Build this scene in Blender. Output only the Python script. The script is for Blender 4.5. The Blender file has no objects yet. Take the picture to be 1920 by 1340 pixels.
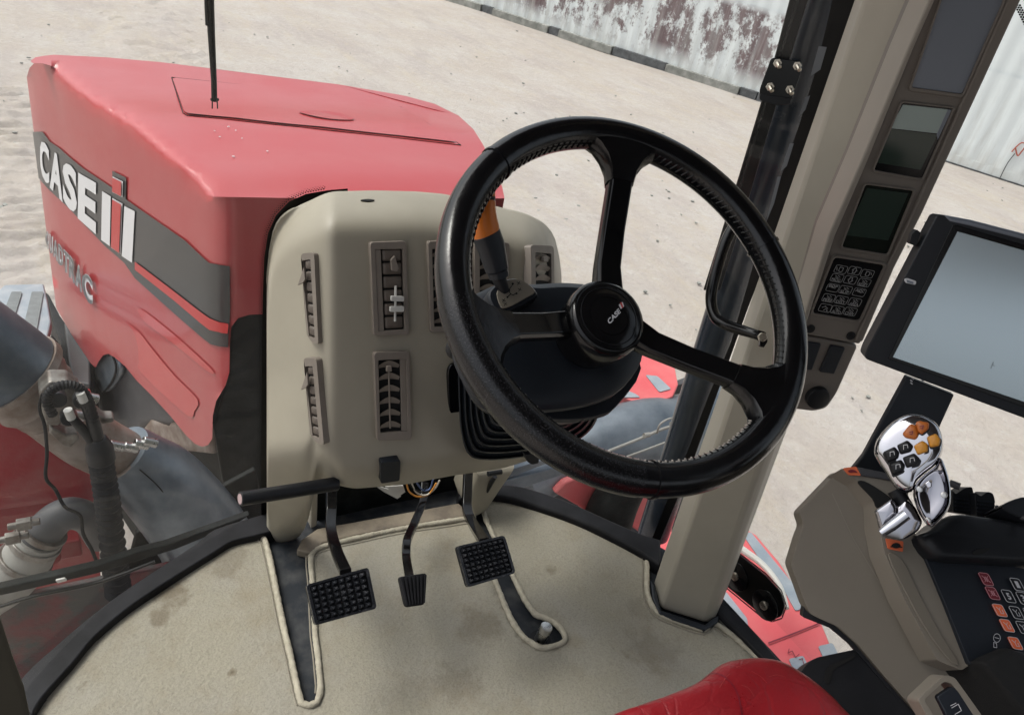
import bpy, bmesh, math, random
from mathutils import Vector, Matrix, noise
random.seed(7)
scene = bpy.context.scene
COL = scene.collection
# ---------------------------------------------------------------- camera (pinhole fitted to the vanishing points of the cab)
FPX = 1440.0
V = Vector
N_ = V((415-960, 3000-670, FPX)); L_ = V((3400-960, 350-670, FPX))
AZ = -N_.normalized(); AX = (L_ - AZ*L_.dot(AZ)).normalized(); AY = AX.cross(AZ)
if AY.z < 0: AY = -AY
CAM = V((-.50, -.52, 1.28))
cam = bpy.data.cameras.new('camera'); camo = bpy.data.objects.new('camera', cam); COL.objects.link(camo)
right = V((AX.x, AY.x, AZ.x)); up = -V((AX.y, AY.y, AZ.y)); back = -V((AX.z, AY.z, AZ.z))
camo.matrix_world = Matrix(((right.x, up.x, back.x, CAM.x), (right.y, up.y, back.y, CAM.y), (right.z, up.z, back.z, CAM.z), (0, 0, 0, 1)))
cam.sensor_width = 36; cam.lens = FPX/1920*36; cam.clip_start = .02; cam.clip_end = 500
scene.camera = camo
# ---------------------------------------------------------------- sky, sun, exposure
world = bpy.data.worlds.new('World'); scene.world = world; world.use_nodes = True
wn = world.node_tree; wn.nodes.clear()
sky = wn.nodes.new('ShaderNodeTexSky'); sky.sky_type = 'NISHITA'; sky.sun_disc = False
SUN_EL, SUN_AZ = math.radians(58), math.radians(312)     # azimuth measured clockwise from +Y
sky.sun_elevation = SUN_EL; sky.sun_rotation = SUN_AZ; sky.dust_density = 6; sky.air_density = 1.0; sky.ozone_density = .6
bg = wn.nodes.new('ShaderNodeBackground'); bg.inputs['Strength'].default_value = .15
hs = wn.nodes.new('ShaderNodeHueSaturation'); hs.inputs['Saturation'].default_value = .35
wo = wn.nodes.new('ShaderNodeOutputWorld')
wn.links.new(sky.outputs[0], hs.inputs['Color']); wn.links.new(hs.outputs[0], bg.inputs[0]); wn.links.new(bg.outputs[0], wo.inputs[0])
sl = bpy.data.lights.new('sun', 'SUN'); sl.energy = 1.4; sl.angle = math.radians(22); sl.color = (1, .96, .9)
so = bpy.data.objects.new('sun', sl); COL.objects.link(so)
sd = V((math.sin(SUN_AZ)*math.cos(SUN_EL), math.cos(SUN_AZ)*math.cos(SUN_EL), math.sin(SUN_EL)))
so.rotation_euler = sd.to_track_quat('Z', 'Y').to_euler(); so.location = (0, 0, 6)
scene.view_settings.view_transform = 'Standard'; scene.view_settings.look = 'None'
scene.view_settings.exposure = .58; scene.view_settings.gamma = 1
scene.render.engine = 'CYCLES'
scene.render.resolution_x = 1024; scene.render.resolution_y = 714
# ---------------------------------------------------------------- projection helpers
def ray(px, py):
    c = V((px-960, py-670, FPX)); return V((c.dot(AX), c.dot(AY), c.dot(AZ)))/FPX
def pl(p0, n):
    n = V(n).normalized(); p0 = V(p0)
    if (CAM-p0).dot(n) < 0: n = -n
    def f(px, py):
        r = ray(px, py); t = (p0-CAM).dot(n)/r.dot(n); return CAM+r*t, n
    f.n = n; f.p0 = p0
    return f
def PX(x): return pl((x, 0, 0), (1, 0, 0))
def PY(y): return pl((0, y, 0), (0, 1, 0))
def PZ(z): return pl((0, 0, z), (0, 0, 1))
def at(px, py, d):
    r = ray(px, py); return CAM+r.normalized()*d
def shift(surf, dist, al=False):
    """a surface moved towards the viewer side along its own normal"""
    def f(px, py):
        p, n = surf(px, py); return p+n*dist, n
    return f
def beyond(surf, dist):
    def f(px, py):
        p, n = surf(px, py); return p+ray(px, py).normalized()*dist, n
    return f
def fitplane(surf, pts):
    q = [surf(*p)[0] for p in pts[:3]]
    return pl(q[0], (q[1]-q[0]).cross(q[2]-q[0]))
def wallsurf(poly):
    """vertical wall over a plan polyline, hit by the ray nearest to the camera"""
    def f(px, py):
        r = ray(px, py); best = None
        for (ax, ay), (bx, by) in zip(poly, poly[1:]):
            dx, dy = bx-ax, by-ay; det = r.x*(-dy)-r.y*(-dx)
            if abs(det) < 1e-9: continue
            qx, qy = ax-CAM.x, ay-CAM.y
            t = (qx*(-dy)-qy*(-dx))/det; s = (r.x*qy-r.y*qx)/det
            if t > 0 and -1e-4 <= s <= 1.0001 and (best is None or t < best[0]):
                n = V((dy, -dx, 0)).normalized()
                if n.dot(r) > 0: n = -n
                best = (t, n)
        if best is None:
            e = min(poly, key=lambda q: (V((q[0]-CAM.x, q[1]-CAM.y)).normalized()-V((r.x, r.y)).normalized()).length)
            k = V((e[0]-CAM.x, e[1]-CAM.y)).length; h = V((r.x, r.y)).length
            return V((e[0], e[1], CAM.z+r.z*k/h)), -V((r.x, r.y, 0)).normalized()
        return CAM+r*best[0], best[1]
    return f
# ---------------------------------------------------------------- scene-graph helpers
def thing(name, label, cat, loc=(0, 0, 0), group=None):
    o = bpy.data.objects.new(name, None); COL.objects.link(o); o.location = loc; o.empty_display_size = .05
    o['label'] = label; o['category'] = cat
    if group: o['group'] = group
    return o
def tag(o, label, cat, group=None):
    o['label'] = label; o['category'] = cat
    if group: o['group'] = group
    return o
def struct(o): o['kind'] = 'structure'; return o
class MB:
    def __init__(s): s.v = []; s.f = []
    def add(s, v, f):
        k = len(s.v); s.v += [V(a) for a in v]; s.f += [tuple(i+k for i in q) for q in f]; return s
    def poly(s, pts, n, th, inset=0):
        m = len(pts); n = V(n)
        s.add(list(pts)+[p-n*th for p in pts], [tuple(range(m)), tuple(range(2*m-1, m-1, -1))]+[(i, i+m, (i+1) % m+m, (i+1) % m) for i in range(m)]); return s
    def prism(s, px, surf, th, off=0):
        q = [surf(*p) for p in px]; n = q[0][1]
        return s.poly([a+n*off for a, _ in q], n, th)
    def box(s, c, h, R=None):
        c = V(c); R = R or Matrix.Identity(3)
        vs = [c+R@V((x*h[0], y*h[1], z*h[2])) for x in (-1, 1) for y in (-1, 1) for z in (-1, 1)]
        return s.add(vs, [(0, 1, 3, 2), (4, 6, 7, 5), (0, 4, 5, 1), (2, 3, 7, 6), (0, 2, 6, 4), (1, 5, 7, 3)])
    def tube(s, pts, r, n=14, cap=True, sm=True, flat=None):
        pts = [V(p) for p in pts]; rr = r if isinstance(r, (list, tuple)) else [r]*len(pts)
        if sm and len(pts) > 2: pts, rr = crv(pts, rr)
        prev = None; rings = []
        for i, p in enumerate(pts):
            t = (pts[min(i+1, len(pts)-1)]-pts[max(i-1, 0)]).normalized()
            if prev is None: a = t.orthogonal().normalized()
            else:
                a = prev-t*prev.dot(t); a = a.normalized() if a.length > 1e-6 else t.orthogonal().normalized()
            prev = a; b = t.cross(a)
            rings.append([p+(a*math.cos(2*math.pi*k/n)+b*math.sin(2*math.pi*k/n))*rr[i] for k in range(n)])
        return s.loft(rings, cap)
    def loft(s, rings, cap=True, closed=True):
        n = len(rings[0]); v = [p for r in rings for p in r]; f = []
        for i in range(len(rings)-1):
            for k in range(n if closed else n-1):
                f.append((i*n+k, i*n+(k+1) % n, (i+1)*n+(k+1) % n, (i+1)*n+k))
        if cap: f += [tuple(range(n-1, -1, -1)), tuple((len(rings)-1)*n+k for k in range(n))]
        return s.add(v, f)
    def cyl(s, c, axis, r, h, n=28, r2=None, bev=0):
        """axis cylinder from c along axis for h, radius r to r2"""
        a = V(axis).normalized(); c = V(c); r2 = r if r2 is None else r2
        x = a.orthogonal().normalized(); y = a.cross(x)
        prof = [(0, r), (h, r2)] if not bev else [(0, r), (h-bev, r2), (h-bev*.3, r2-bev*.3), (h, r2-bev)]
        return s.loft([[c+a*z+(x*math.cos(2*math.pi*k/n)+y*math.sin(2*math.pi*k/n))*q for k in range(n)] for z, q in prof])
    def ball(s, c, r, n=10, sc=(1, 1, 1)):
        c = V(c); rings = []
        for i in range(1, n):
            a = math.pi*i/n
            rings.append([c+V((math.sin(a)*math.cos(2*math.pi*k/(2*n))*sc[0], math.sin(a)*math.sin(2*math.pi*k/(2*n))*sc[1], math.cos(a)*sc[2]))*r for k in range(2*n)])
        return s.loft(rings)
    def pillow(s, px, surf, h, th=.01, k=7, ex=.5):
        """outline in the surface with a domed face bulging towards the viewer"""
        q = [surf(*p) for p in px]; n = q[0][1]; P = [a for a, _ in q]; c = sum(P, V())/len(P); rings = [[p-n*th for p in P]]
        for i in range(k+1):
            t = i/(k+.0); sc = math.cos(t*math.pi/2); sc = max(sc**ex, .02)
            rings.append([c+(p-c)*sc+n*h*math.sin(t*math.pi/2) for p in P])
        return s.loft(rings)
    def build(s, name, m, parent=None, bevel=0, smooth=True, seg=2, ang=35):
        me = bpy.data.meshes.new(name); me.from_pydata([tuple(v) for v in s.v], [], s.f); me.validate(clean_customdata=False)
        bm = bmesh.new(); bm.from_mesh(me); bmesh.ops.recalc_face_normals(bm, faces=bm.faces); bm.to_mesh(me); bm.free()
        return fin(name, me, m, parent, bevel, smooth, seg, ang)
def fin(name, me, m, parent=None, bevel=0, smooth=True, seg=2, ang=35):
    if smooth:
        me.shade_smooth(); me.set_sharp_from_angle(angle=math.radians(ang))
    else: me.shade_flat()
    if m: me.materials.append(m)
    o = bpy.data.objects.new(name, me); COL.objects.link(o)
    if parent:
        o.parent = parent
        L = V((0, 0, 0)); a = parent
        while a: L += a.location; a = a.parent
        o.matrix_parent_inverse = Matrix.Translation(-parent.matrix_basis.translation) if parent.parent is None else Matrix.Identity(4)
    if bevel:
        b = o.modifiers.new('bevel', 'BEVEL'); b.width = bevel; b.segments = seg; b.limit_method = 'ANGLE'; b.angle_limit = math.radians(32); b.harden_normals = True
    return o
def crv(pts, rr, sub=6):
    out = []; ro = []; n = len(pts)
    for i in range(n-1):
        p0, p1, p2, p3 = pts[max(i-1, 0)], pts[i], pts[i+1], pts[min(i+2, n-1)]
        for k in range(sub):
            t = k/sub
            out.append(.5*((2*p1)+(p2-p0)*t+(2*p0-5*p1+4*p2-p3)*t*t+(3*p1-p0-3*p2+p3)*t**3)); ro.append(rr[i]+(rr[i+1]-rr[i])*t)
    out.append(pts[-1]); ro.append(rr[-1]); return out, ro
def rnd(pts, r, k=4, closed=True):
    """fillet the corners of a pixel outline"""
    out = []; n = len(pts)
    for i in range(n):
        p = V(pts[i][:2]).to_2d(); a = V(pts[i-1][:2]).to_2d(); b = V(pts[(i+1) % n][:2]).to_2d()
        ra = min(r, (a-p).length*.45); rb = min(r, (b-p).length*.45)
        A = p+(a-p).normalized()*ra; B = p+(b-p).normalized()*rb
        for j in range(k+1):
            t = j/k; q = A*(1-t)**2+p*2*t*(1-t)+B*t*t; out.append((q.x, q.y))
    return out
def smooth_px(pts, sub=5, closed=False):
    P = [V((a, b, 0)) for a, b in pts]
    if closed: P = [P[-1]]+P+[P[0], P[1]]
    o, _ = crv(P, [0]*len(P), sub)
    if closed: o = o[sub:-sub-1]
    return [(p.x, p.y) for p in o]
def tpx(mb, path, rpx, n=14, sm=True):
    """tube through pixels on surfaces: path = [(px,py,surf)], radius in pixels at that depth"""
    P = []; R = []
    for i, (x, y, s) in enumerate(path):
        p = s(x, y)[0] if callable(s) else at(x, y, s); P.append(p)
        rp = rpx[i] if isinstance(rpx, (list, tuple)) else rpx
        R.append(rp*(-(p-CAM).dot(back))/FPX)
    mb.tube(P, R, n, sm=sm); return P
def drape_bm(px, surf, step):
    bm = bmesh.new(); bm.faces.new([bm.verts.new((x, y, 0)) for x, y in px])
    xs = [p[0] for p in px]; ys = [p[1] for p in px]
    if step:
        for ax, lo, hi in ((0, min(xs), max(xs)), (1, min(ys), max(ys))):
            k = math.floor(lo/step)+1
            while k*step < hi:
                co = [0, 0, 0]; co[ax] = k*step+.013; no = [0, 0, 0]; no[ax] = 1
                bmesh.ops.bisect_plane(bm, geom=bm.verts[:]+bm.edges[:]+bm.faces[:], plane_co=co, plane_no=no, dist=1e-5); k += 1
    bmesh.ops.triangulate(bm, faces=[f for f in bm.faces if len(f.verts) > 4])
    for v in bm.verts: v.co = surf(v.co.x, v.co.y)[0]
    return bm
def drape(name, px, surf, m, parent=None, step=20, th=0, smooth=True, ang=35):
    bm = drape_bm(px, surf, step); me = bpy.data.meshes.new(name); bm.normal_update()
    for f in bm.faces:
        if f.normal.dot(CAM-f.calc_center_median()) < 0: f.normal_flip()
    bm.to_mesh(me); bm.free()
    o = fin(name, me, m, parent, 0, smooth, ang=ang)
    if th:
        s = o.modifiers.new('thickness', 'SOLIDIFY'); s.thickness = th; s.offset = -1
    return o
def quadmap(px4, surf, off=.0008):
    q = [surf(*p) for p in px4]; P = [a+n*off for a, n in q]
    def f(u, v):   # u right, v down
        return (P[0]*(1-u)+P[1]*u)*(1-v)+(P[3]*(1-u)+P[2]*u)*v
    f.n = q[0][1]; return f
def text(body, px4, surf, m, name, parent, off=.0008, bold=.02, th=0, font_space=1.0):
    cu = bpy.data.curves.new('t', 'FONT'); cu.body = body; cu.offset = bold; cu.resolution_u = 3; cu.space_character = font_space
    to = bpy.data.objects.new('t', cu); COL.objects.link(to)
    me = bpy.data.meshes.new_from_object(to.evaluated_get(bpy.context.evaluated_depsgraph_get()))
    bpy.data.objects.remove(to); bpy.data.curves.remove(cu)
    xs = [v.co.x for v in me.vertices]; ys = [v.co.y for v in me.vertices]; x0, x1, y0, y1 = min(xs), max(xs), min(ys), max(ys)
    for v in me.vertices:
        u = (v.co.x-x0)/(x1-x0); w = 1-(v.co.y-y0)/(y1-y0)
        a = (px4[0][0]*(1-u)+px4[1][0]*u)*(1-w)+(px4[3][0]*(1-u)+px4[2][0]*u)*w
        b = (px4[0][1]*(1-u)+px4[1][1]*u)*(1-w)+(px4[3][1]*(1-u)+px4[2][1]*u)*w
        p, n = surf(a, b); v.co = p+n*off
    me.name = name
    return fin(name, me, m, parent, 0, False)
def line_px(mb, pts, w, surf, off=.0008):
    """flat printed stroke of w pixels"""
    for (ax, ay), (bx, by) in zip(pts, pts[1:]):
        d = V((bx-ax, by-ay)); 
        if d.length < 1e-6: continue
        d.normalize(); n = V((-d.y, d.x))*w/2; e = d*w*.3
        q = [(ax-e.x+n.x, ay-e.y+n.y), (bx+e.x+n.x, by+e.y+n.y), (bx+e.x-n.x, by+e.y-n.y), (ax-e.x-n.x, ay-e.y-n.y)]
        s = [surf(*p) for p in q]; mb.add([p+k*off for p, k in s], [(0, 1, 2, 3)])
    return mb
def centre(o):
    """top-level one-mesh things: origin at the base of the mesh"""
    vs = [v.co for v in o.data.vertices]
    c = V(((min(v.x for v in vs)+max(v.x for v in vs))/2, (min(v.y for v in vs)+max(v.y for v in vs))/2, min(v.z for v in vs)))
    for v in o.data.vertices: v.co -= c
    o.location = c; return o
# ---------------------------------------------------------------- materials
def mat(name, base, rough=.5, metal=0, bs=0, bd=.2, var=0, vs=8, alt=None, rv=0, spec=.5, coat=0, vt=(.35, .65), bs2=0, sub=0):
    """principled with a noise-mixed base, roughness wear and fine bump"""
    m = bpy.data.materials.new(name); m.use_nodes = True; nt = m.node_tree; n = nt.nodes; l = nt.links; b = n['Principled BSDF']
    b.inputs['Base Color'].default_value = (*base, 1); b.inputs['Roughness'].default_value = rough; b.inputs['Metallic'].default_value = metal
    b.inputs['Specular IOR Level'].default_value = spec; b.inputs['Coat Weight'].default_value = coat; b.inputs['Coat Roughness'].default_value = .08
    tc = n.new('ShaderNodeTexCoord')
    geo = n.new('ShaderNodeNewGeometry')
    def nz(sc, det=6, ro=.6, dist=0):
        t = n.new('ShaderNodeTexNoise'); t.inputs['Scale'].default_value = sc; t.inputs['Detail'].default_value = det; t.inputs['Roughness'].default_value = ro
        t.inputs['Distortion'].default_value = dist; l.new(geo.outputs['Position'], t.inputs['Vector']); return t
    if alt or var:
        t = nz(vs); r = n.new('ShaderNodeMapRange'); r.inputs['From Min'].default_value = vt[0]; r.inputs['From Max'].default_value = vt[1]
        l.new(t.outputs['Fac'], r.inputs['Value']); mx = n.new('ShaderNodeMix'); mx.data_type = 'RGBA'
        mx.inputs[6].default_value = (*base, 1); a = alt or tuple(min(1, c*(1+var)) for c in base); mx.inputs[7].default_value = (*a, 1)
        l.new(r.outputs[0], mx.inputs[0]); l.new(mx.outputs[2], b.inputs['Base Color'])
    if rv:
        t = nz(vs*1.7); r = n.new('ShaderNodeMapRange'); r.inputs['From Min'].default_value = .3; r.inputs['From Max'].default_value = .7
        r.inputs['To Min'].default_value = max(0.02, rough-rv); r.inputs['To Max'].default_value = min(1, rough+rv); l.new(t.outputs['Fac'], r.inputs['Value']); l.new(r.outputs[0], b.inputs['Roughness'])
    if bs:
        t = nz(bs, 4); bu = n.new('ShaderNodeBump'); bu.inputs['Strength'].default_value = bd; bu.inputs['Distance'].default_value = .4/bs
        l.new(t.outputs['Fac'], bu.inputs['Height']); l.new(bu.outputs[0], b.inputs['Normal'])
        if bs2:
            t2 = nz(bs2, 3); b2 = n.new('ShaderNodeBump'); b2.inputs['Strength'].default_value = bd; b2.inputs['Distance'].default_value = .3/bs2
            l.new(t2.outputs['Fac'], b2.inputs['Height']); l.new(bu.outputs[0], b2.inputs['Normal']); l.new(b2.outputs[0], b.inputs['Normal'])
    m['n'] = 1
    return m
M = {}
M['beige'] = mat('beige_plastic', (.315, .285, .225), .48, bs=900, bd=.25, var=-.10, vs=5, rv=.08)
M['pillar'] = mat('pillar_trim', (.325, .298, .245), .5, bs=1100, bd=.3, var=-.12, vs=4)
M['stack'] = mat('grey_brown_plastic', (.135, .117, .10), .45, bs=1200, bd=.2, var=.15, vs=6)
M['stackL'] = mat('grey_brown_edge', (.25, .225, .19), .45, bs=1200, bd=.2, var=.1, vs=6)
M['vent'] = mat('vent_taupe', (.20, .17, .143), .5, bs=900, bd=.15, var=-.12, vs=25)
M['ventd'] = mat('vent_blade', (.11, .088, .072), .5, bs=900, bd=.15, var=-.2, vs=30)
M['hole'] = mat('dark_recess', (.004, .004, .004), .9)
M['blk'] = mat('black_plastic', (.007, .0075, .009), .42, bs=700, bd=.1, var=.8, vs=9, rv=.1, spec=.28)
M['blu'] = mat('blue_black_plastic', (.010, .0125, .017), .40, bs=900, bd=.08, var=.35, vs=9, rv=.08, spec=.35)
M['rubber'] = mat('black_rubber', (.006, .006, .007), .6, bs=300, bd=.15, var=1.4, vs=14, spec=.2)
M['gloss'] = mat('gloss_black', (.004, .004, .0045), .17, rv=.06, vs=8, bs=500, bd=.03, spec=.4)
M['leather'] = mat('black_leather', (.0025, .0025, .003), .2, bs=500, bd=.07, rv=.06, vs=22, alt=(.004, .004, .005), bs2=90, spec=.5)
M['worn'] = mat('worn_leather', (.0025, .0025, .003), .22, bs=500, bd=.3, rv=.08, vs=700, alt=(.045, .045, .05), vt=(.54, .74), spec=.5)
M['thread'] = mat('pale_thread', (.55, .50, .45), .8)
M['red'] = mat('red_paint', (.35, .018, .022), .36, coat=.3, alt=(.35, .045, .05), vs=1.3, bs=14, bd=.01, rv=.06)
M['redd'] = mat('dusty_red_paint', (.30, .016, .024), .45, alt=(.30, .085, .08), vs=9, vt=(.4, .75), bs=60, bd=.12)
M['grime'] = mat('grimy_dark_red', (.10, .012, .016), .6, alt=(.035, .033, .033), vs=9, vt=(.42, .58), bs=60, bd=.3)
M['red2'] = mat('red_paint_facet', (.40, .018, .022), .4, coat=.5, var=.1, vs=3)
M['redf'] = mat('faded_red_paint', (.56, .085, .095), .5, alt=(.58, .15, .15), vs=4)
M['decal'] = mat('dark_grey_decal', (.014, .015, .017), .35, coat=.15)
M['white'] = mat('white_print', (.60, .60, .61), .4)
M['silver'] = mat('silver_print', (.55, .55, .57), .4)
M['dred'] = mat('red_print', (.42, .022, .022), .35)
M['keyg'] = mat('faint_grey_print', (.12, .12, .125), .4)
M['qgrey'] = mat('grey_letter_film', (.09, .095, .10), .35)
M['keygrey0'] = mat('painted_gap_light', (.16, .17, .185), .4)  # grey standing for brightness seen through the border gaps
M['dull'] = mat('dull_zinc', (.26, .25, .23), .45, .7, alt=(.12, .10, .085), vs=30, bs=200, bd=.15)
M['steel'] = mat('steel', (.50, .50, .49), .3, 1, rv=.1, vs=60, bs=200, bd=.1)
M['zinc'] = mat('zinc_bolt', (.55, .50, .42), .35, 1, rv=.15, vs=200)
M['chrome'] = mat('chrome', (.55, .55, .58), .07, 1)
M['chromed'] = mat('chrome_dark_reflection', (.34, .34, .37), .08, 1)  # copy of the chrome, darkened in its colour to stand for darker reflections
M['bluesteel'] = mat('heat_blued_steel', (.07, .09, .115), .42, .6, alt=(.22, .25, .28), vs=4, rv=.08, bs=90, bd=.05)
M['rust'] = mat('rusty_steel', (.13, .085, .06), .5, .4, alt=(.26, .225, .20), vs=14, bs=120, bd=.15)
M['greyhose'] = mat('grey_pipe', (.30, .30, .28), .5, .2, alt=(.22, .21, .19), vs=12, bs=150, bd=.1)
M['frame'] = mat('dark_frame', (.004, .005, .005), .6, alt=(.02, .024, .024), vs=12, vt=(.5, .8), bs=100, bd=.2, spec=.15)
M['inner'] = mat('grey_shroud', (.065, .065, .07), .5, var=-.5, vs=4, bs=80, bd=.1)
M['step'] = mat('grey_step_paint', (.20, .24, .28), .5, alt=(.28, .31, .34), vs=14, bs=120, bd=.2)
M['stepd'] = mat('anti_slip', (.13, .145, .15), .85, bs=500, bd=.5, var=.3, vs=30)
M['metalfloor'] = mat('scuffed_floor_metal', (.02, .023, .028), .5, .0, alt=(.07, .07, .07), vs=16, vt=(.45, .75), rv=.12, bs=120, bd=.15, spec=.18)
M['sill'] = mat('sill_rubber', (.10, .10, .09), .6, bs=300, bd=.2, var=.2, vs=12)
M['orange'] = mat('orange_plastic', (.66, .17, .012), .38, bs=600, bd=.08)
M['amber'] = mat('amber_button', (.62, .27, .03), .4, bs=500, bd=.05)
M['amberd'] = mat('dark_amber_button', (.48, .13, .02), .35)
M['olabel'] = mat('orange_label', (.62, .13, .05), .5)
M['maroon'] = mat('maroon_key', (.16, .012, .022), .4)
M['okey'] = mat('orange_key', (.78, .15, .05), .4)
M['arm'] = mat('armrest_taupe', (.145, .127, .10), .5, bs=1100, bd=.25, var=.12, vs=6)
M['armL'] = mat('armrest_taupe_trim', (.185, .165, .135), .45, bs=1100, bd=.2, var=.1, vs=6)
M['foam'] = mat('black_foam_pad', (.004, .004, .004), .85, bs=900, bd=.6, var=.6, vs=60)
M['bezel'] = mat('monitor_bezel', (.008, .009, .012), .40, bs=1000, bd=.08, var=.4, vs=5, spec=.35)
M['lcdblue'] = mat('blank_panel_blue', (.17, .19, .225), .3, .2)
M['lcdlight'] = mat('lcd_pale_green', (.30, .36, .34), .3)  # paler grey-green for the upper half of the display
M['lcdgreen'] = mat('lcd_dark_green', (.022, .036, .028), .16, bs=1000, bd=.03)
M['lcdk'] = mat('lcd_black', (.007, .010, .007), .10)
M['screen'] = mat('monitor_glass', (.62, .71, .76), .22, .8)
M['strip'] = mat('black_strip', (.003, .003, .003), .3, bs=200, bd=.06, spec=.3)
M['post'] = mat('dark_blue_post', (.012, .017, .025), .22, alt=(.03, .037, .05), vs=6, rv=.08)
M['clip'] = mat('white_clip', (.50, .49, .46), .5)
M['plate'] = mat('indicator_plate', (.30, .27, .22), .35, .5, bs=900, bd=.05)
M['wireo'] = mat('orange_wire', (.6, .25, .04), .5); M['wireb'] = mat('blue_wire', (.08, .12, .25), .5); M['wirew'] = mat('pale_wire', (.55, .5, .42), .6)

def red_leather():
    m = mat('red_leather', (.25, .010, .015), .34, bs=500, bd=.35, rv=.08, vs=12, var=-.2, bs2=70)
    nt = m.node_tree; n = nt.nodes; l = nt.links; b = n['Principled BSDF']; geo = [x for x in n if x.type == 'NEW_GEOMETRY'][0]
    v = n.new('ShaderNodeTexVoronoi'); v.feature = 'DISTANCE_TO_EDGE'; v.inputs['Scale'].default_value = 26
    ns = n.new('ShaderNodeTexNoise'); ns.inputs['Scale'].default_value = 9; mxv = n.new('ShaderNodeMix'); mxv.data_type = 'RGBA'; mxv.inputs[0].default_value = .1
    l.new(geo.outputs['Position'], ns.inputs['Vector']); l.new(geo.outputs['Position'], mxv.inputs[6]); l.new(ns.outputs['Color'], mxv.inputs[7]); l.new(mxv.outputs[2], v.inputs['Vector'])
    r = n.new('ShaderNodeMapRange'); r.inputs['From Max'].default_value = .05; l.new(v.outputs['Distance'], r.inputs['Value'])
    bu = n.new('ShaderNodeBump'); bu.inputs['Strength'].default_value = .25; bu.inputs['Distance'].default_value = .0015; l.new(r.outputs[0], bu.inputs['Height'])
    old = b.inputs['Normal'].links[0].from_socket; l.new(old, bu.inputs['Normal']); l.new(bu.outputs[0], b.inputs['Normal']); return m
M['seat'] = red_leather(); M['seatl'] = mat('cracked_red', (.34, .05, .05), .5)

def carpet(name, stains):
    m = mat(name, (.43, .39, .295), .95, bs=420, bd=.9, var=0, spec=.1, bs2=110)
    nt = m.node_tree; n = nt.nodes; l = nt.links; b = n['Principled BSDF']; geo = [x for x in n if x.type == 'NEW_GEOMETRY'][0]
    def nz(sc, det=6, ro=.65):
        t = n.new('ShaderNodeTexNoise'); t.inputs['Scale'].default_value = sc; t.inputs['Detail'].default_value = det; t.inputs['Roughness'].default_value = ro; l.new(geo.outputs['Position'], t.inputs['Vector']); return t
    def mixc(fac, A, Bc):
        x = n.new('ShaderNodeMix'); x.data_type = 'RGBA'; l.new(fac, x.inputs[0]); l.new(A, x.inputs[6]); x.inputs[7].default_value = (*Bc, 1); return x.outputs[2]
    def mr(s, a, c, to=1.0):
        r = n.new('ShaderNodeMapRange'); r.inputs['From Min'].default_value = a; r.inputs['From Max'].default_value = c; r.inputs['To Max'].default_value = to; l.new(s, r.inputs['Value']); return r.outputs[0]
    rgb = n.new('ShaderNodeRGB'); rgb.outputs[0].default_value = (.262, .242, .192, 1)
    c = mixc(mr(nz(3.2).outputs['Fac'], .42, .66), rgb.outputs[0], (.265, .25, .215))
    c = mixc(mr(nz(7, 8, .7).outputs['Fac'], .5, .75, .7), c, (.20, .16, .105))
    c = mixc(mr(nz(260, 2).outputs['Fac'], .45, .75, .45), c, (.15, .135, .105))
    wob = nz(30, 5)
    for (p, rad, dark) in stains:
        d = n.new('ShaderNodeVectorMath'); d.operation = 'DISTANCE'; l.new(geo.outputs['Position'], d.inputs[0]); d.inputs[1].default_value = tuple(p)
        ad = n.new('ShaderNodeMath'); ad.operation = 'MULTIPLY_ADD'; l.new(wob.outputs['Fac'], ad.inputs[0]); ad.inputs[1].default_value = rad*2.4; l.new(d.outputs['Value'], ad.inputs[2])
        k = n.new('ShaderNodeMapRange'); k.inputs['From Min'].default_value = rad*1.7; k.inputs['From Max'].default_value = rad*2.3; k.inputs['To Min'].default_value = dark; k.inputs['To Max'].default_value = 0; l.new(ad.outputs[0], k.inputs['Value'])
        c = mixc(k.outputs[0], c, (.075, .048, .025))
    l.new(c, b.inputs['Base Color']); return m

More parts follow.
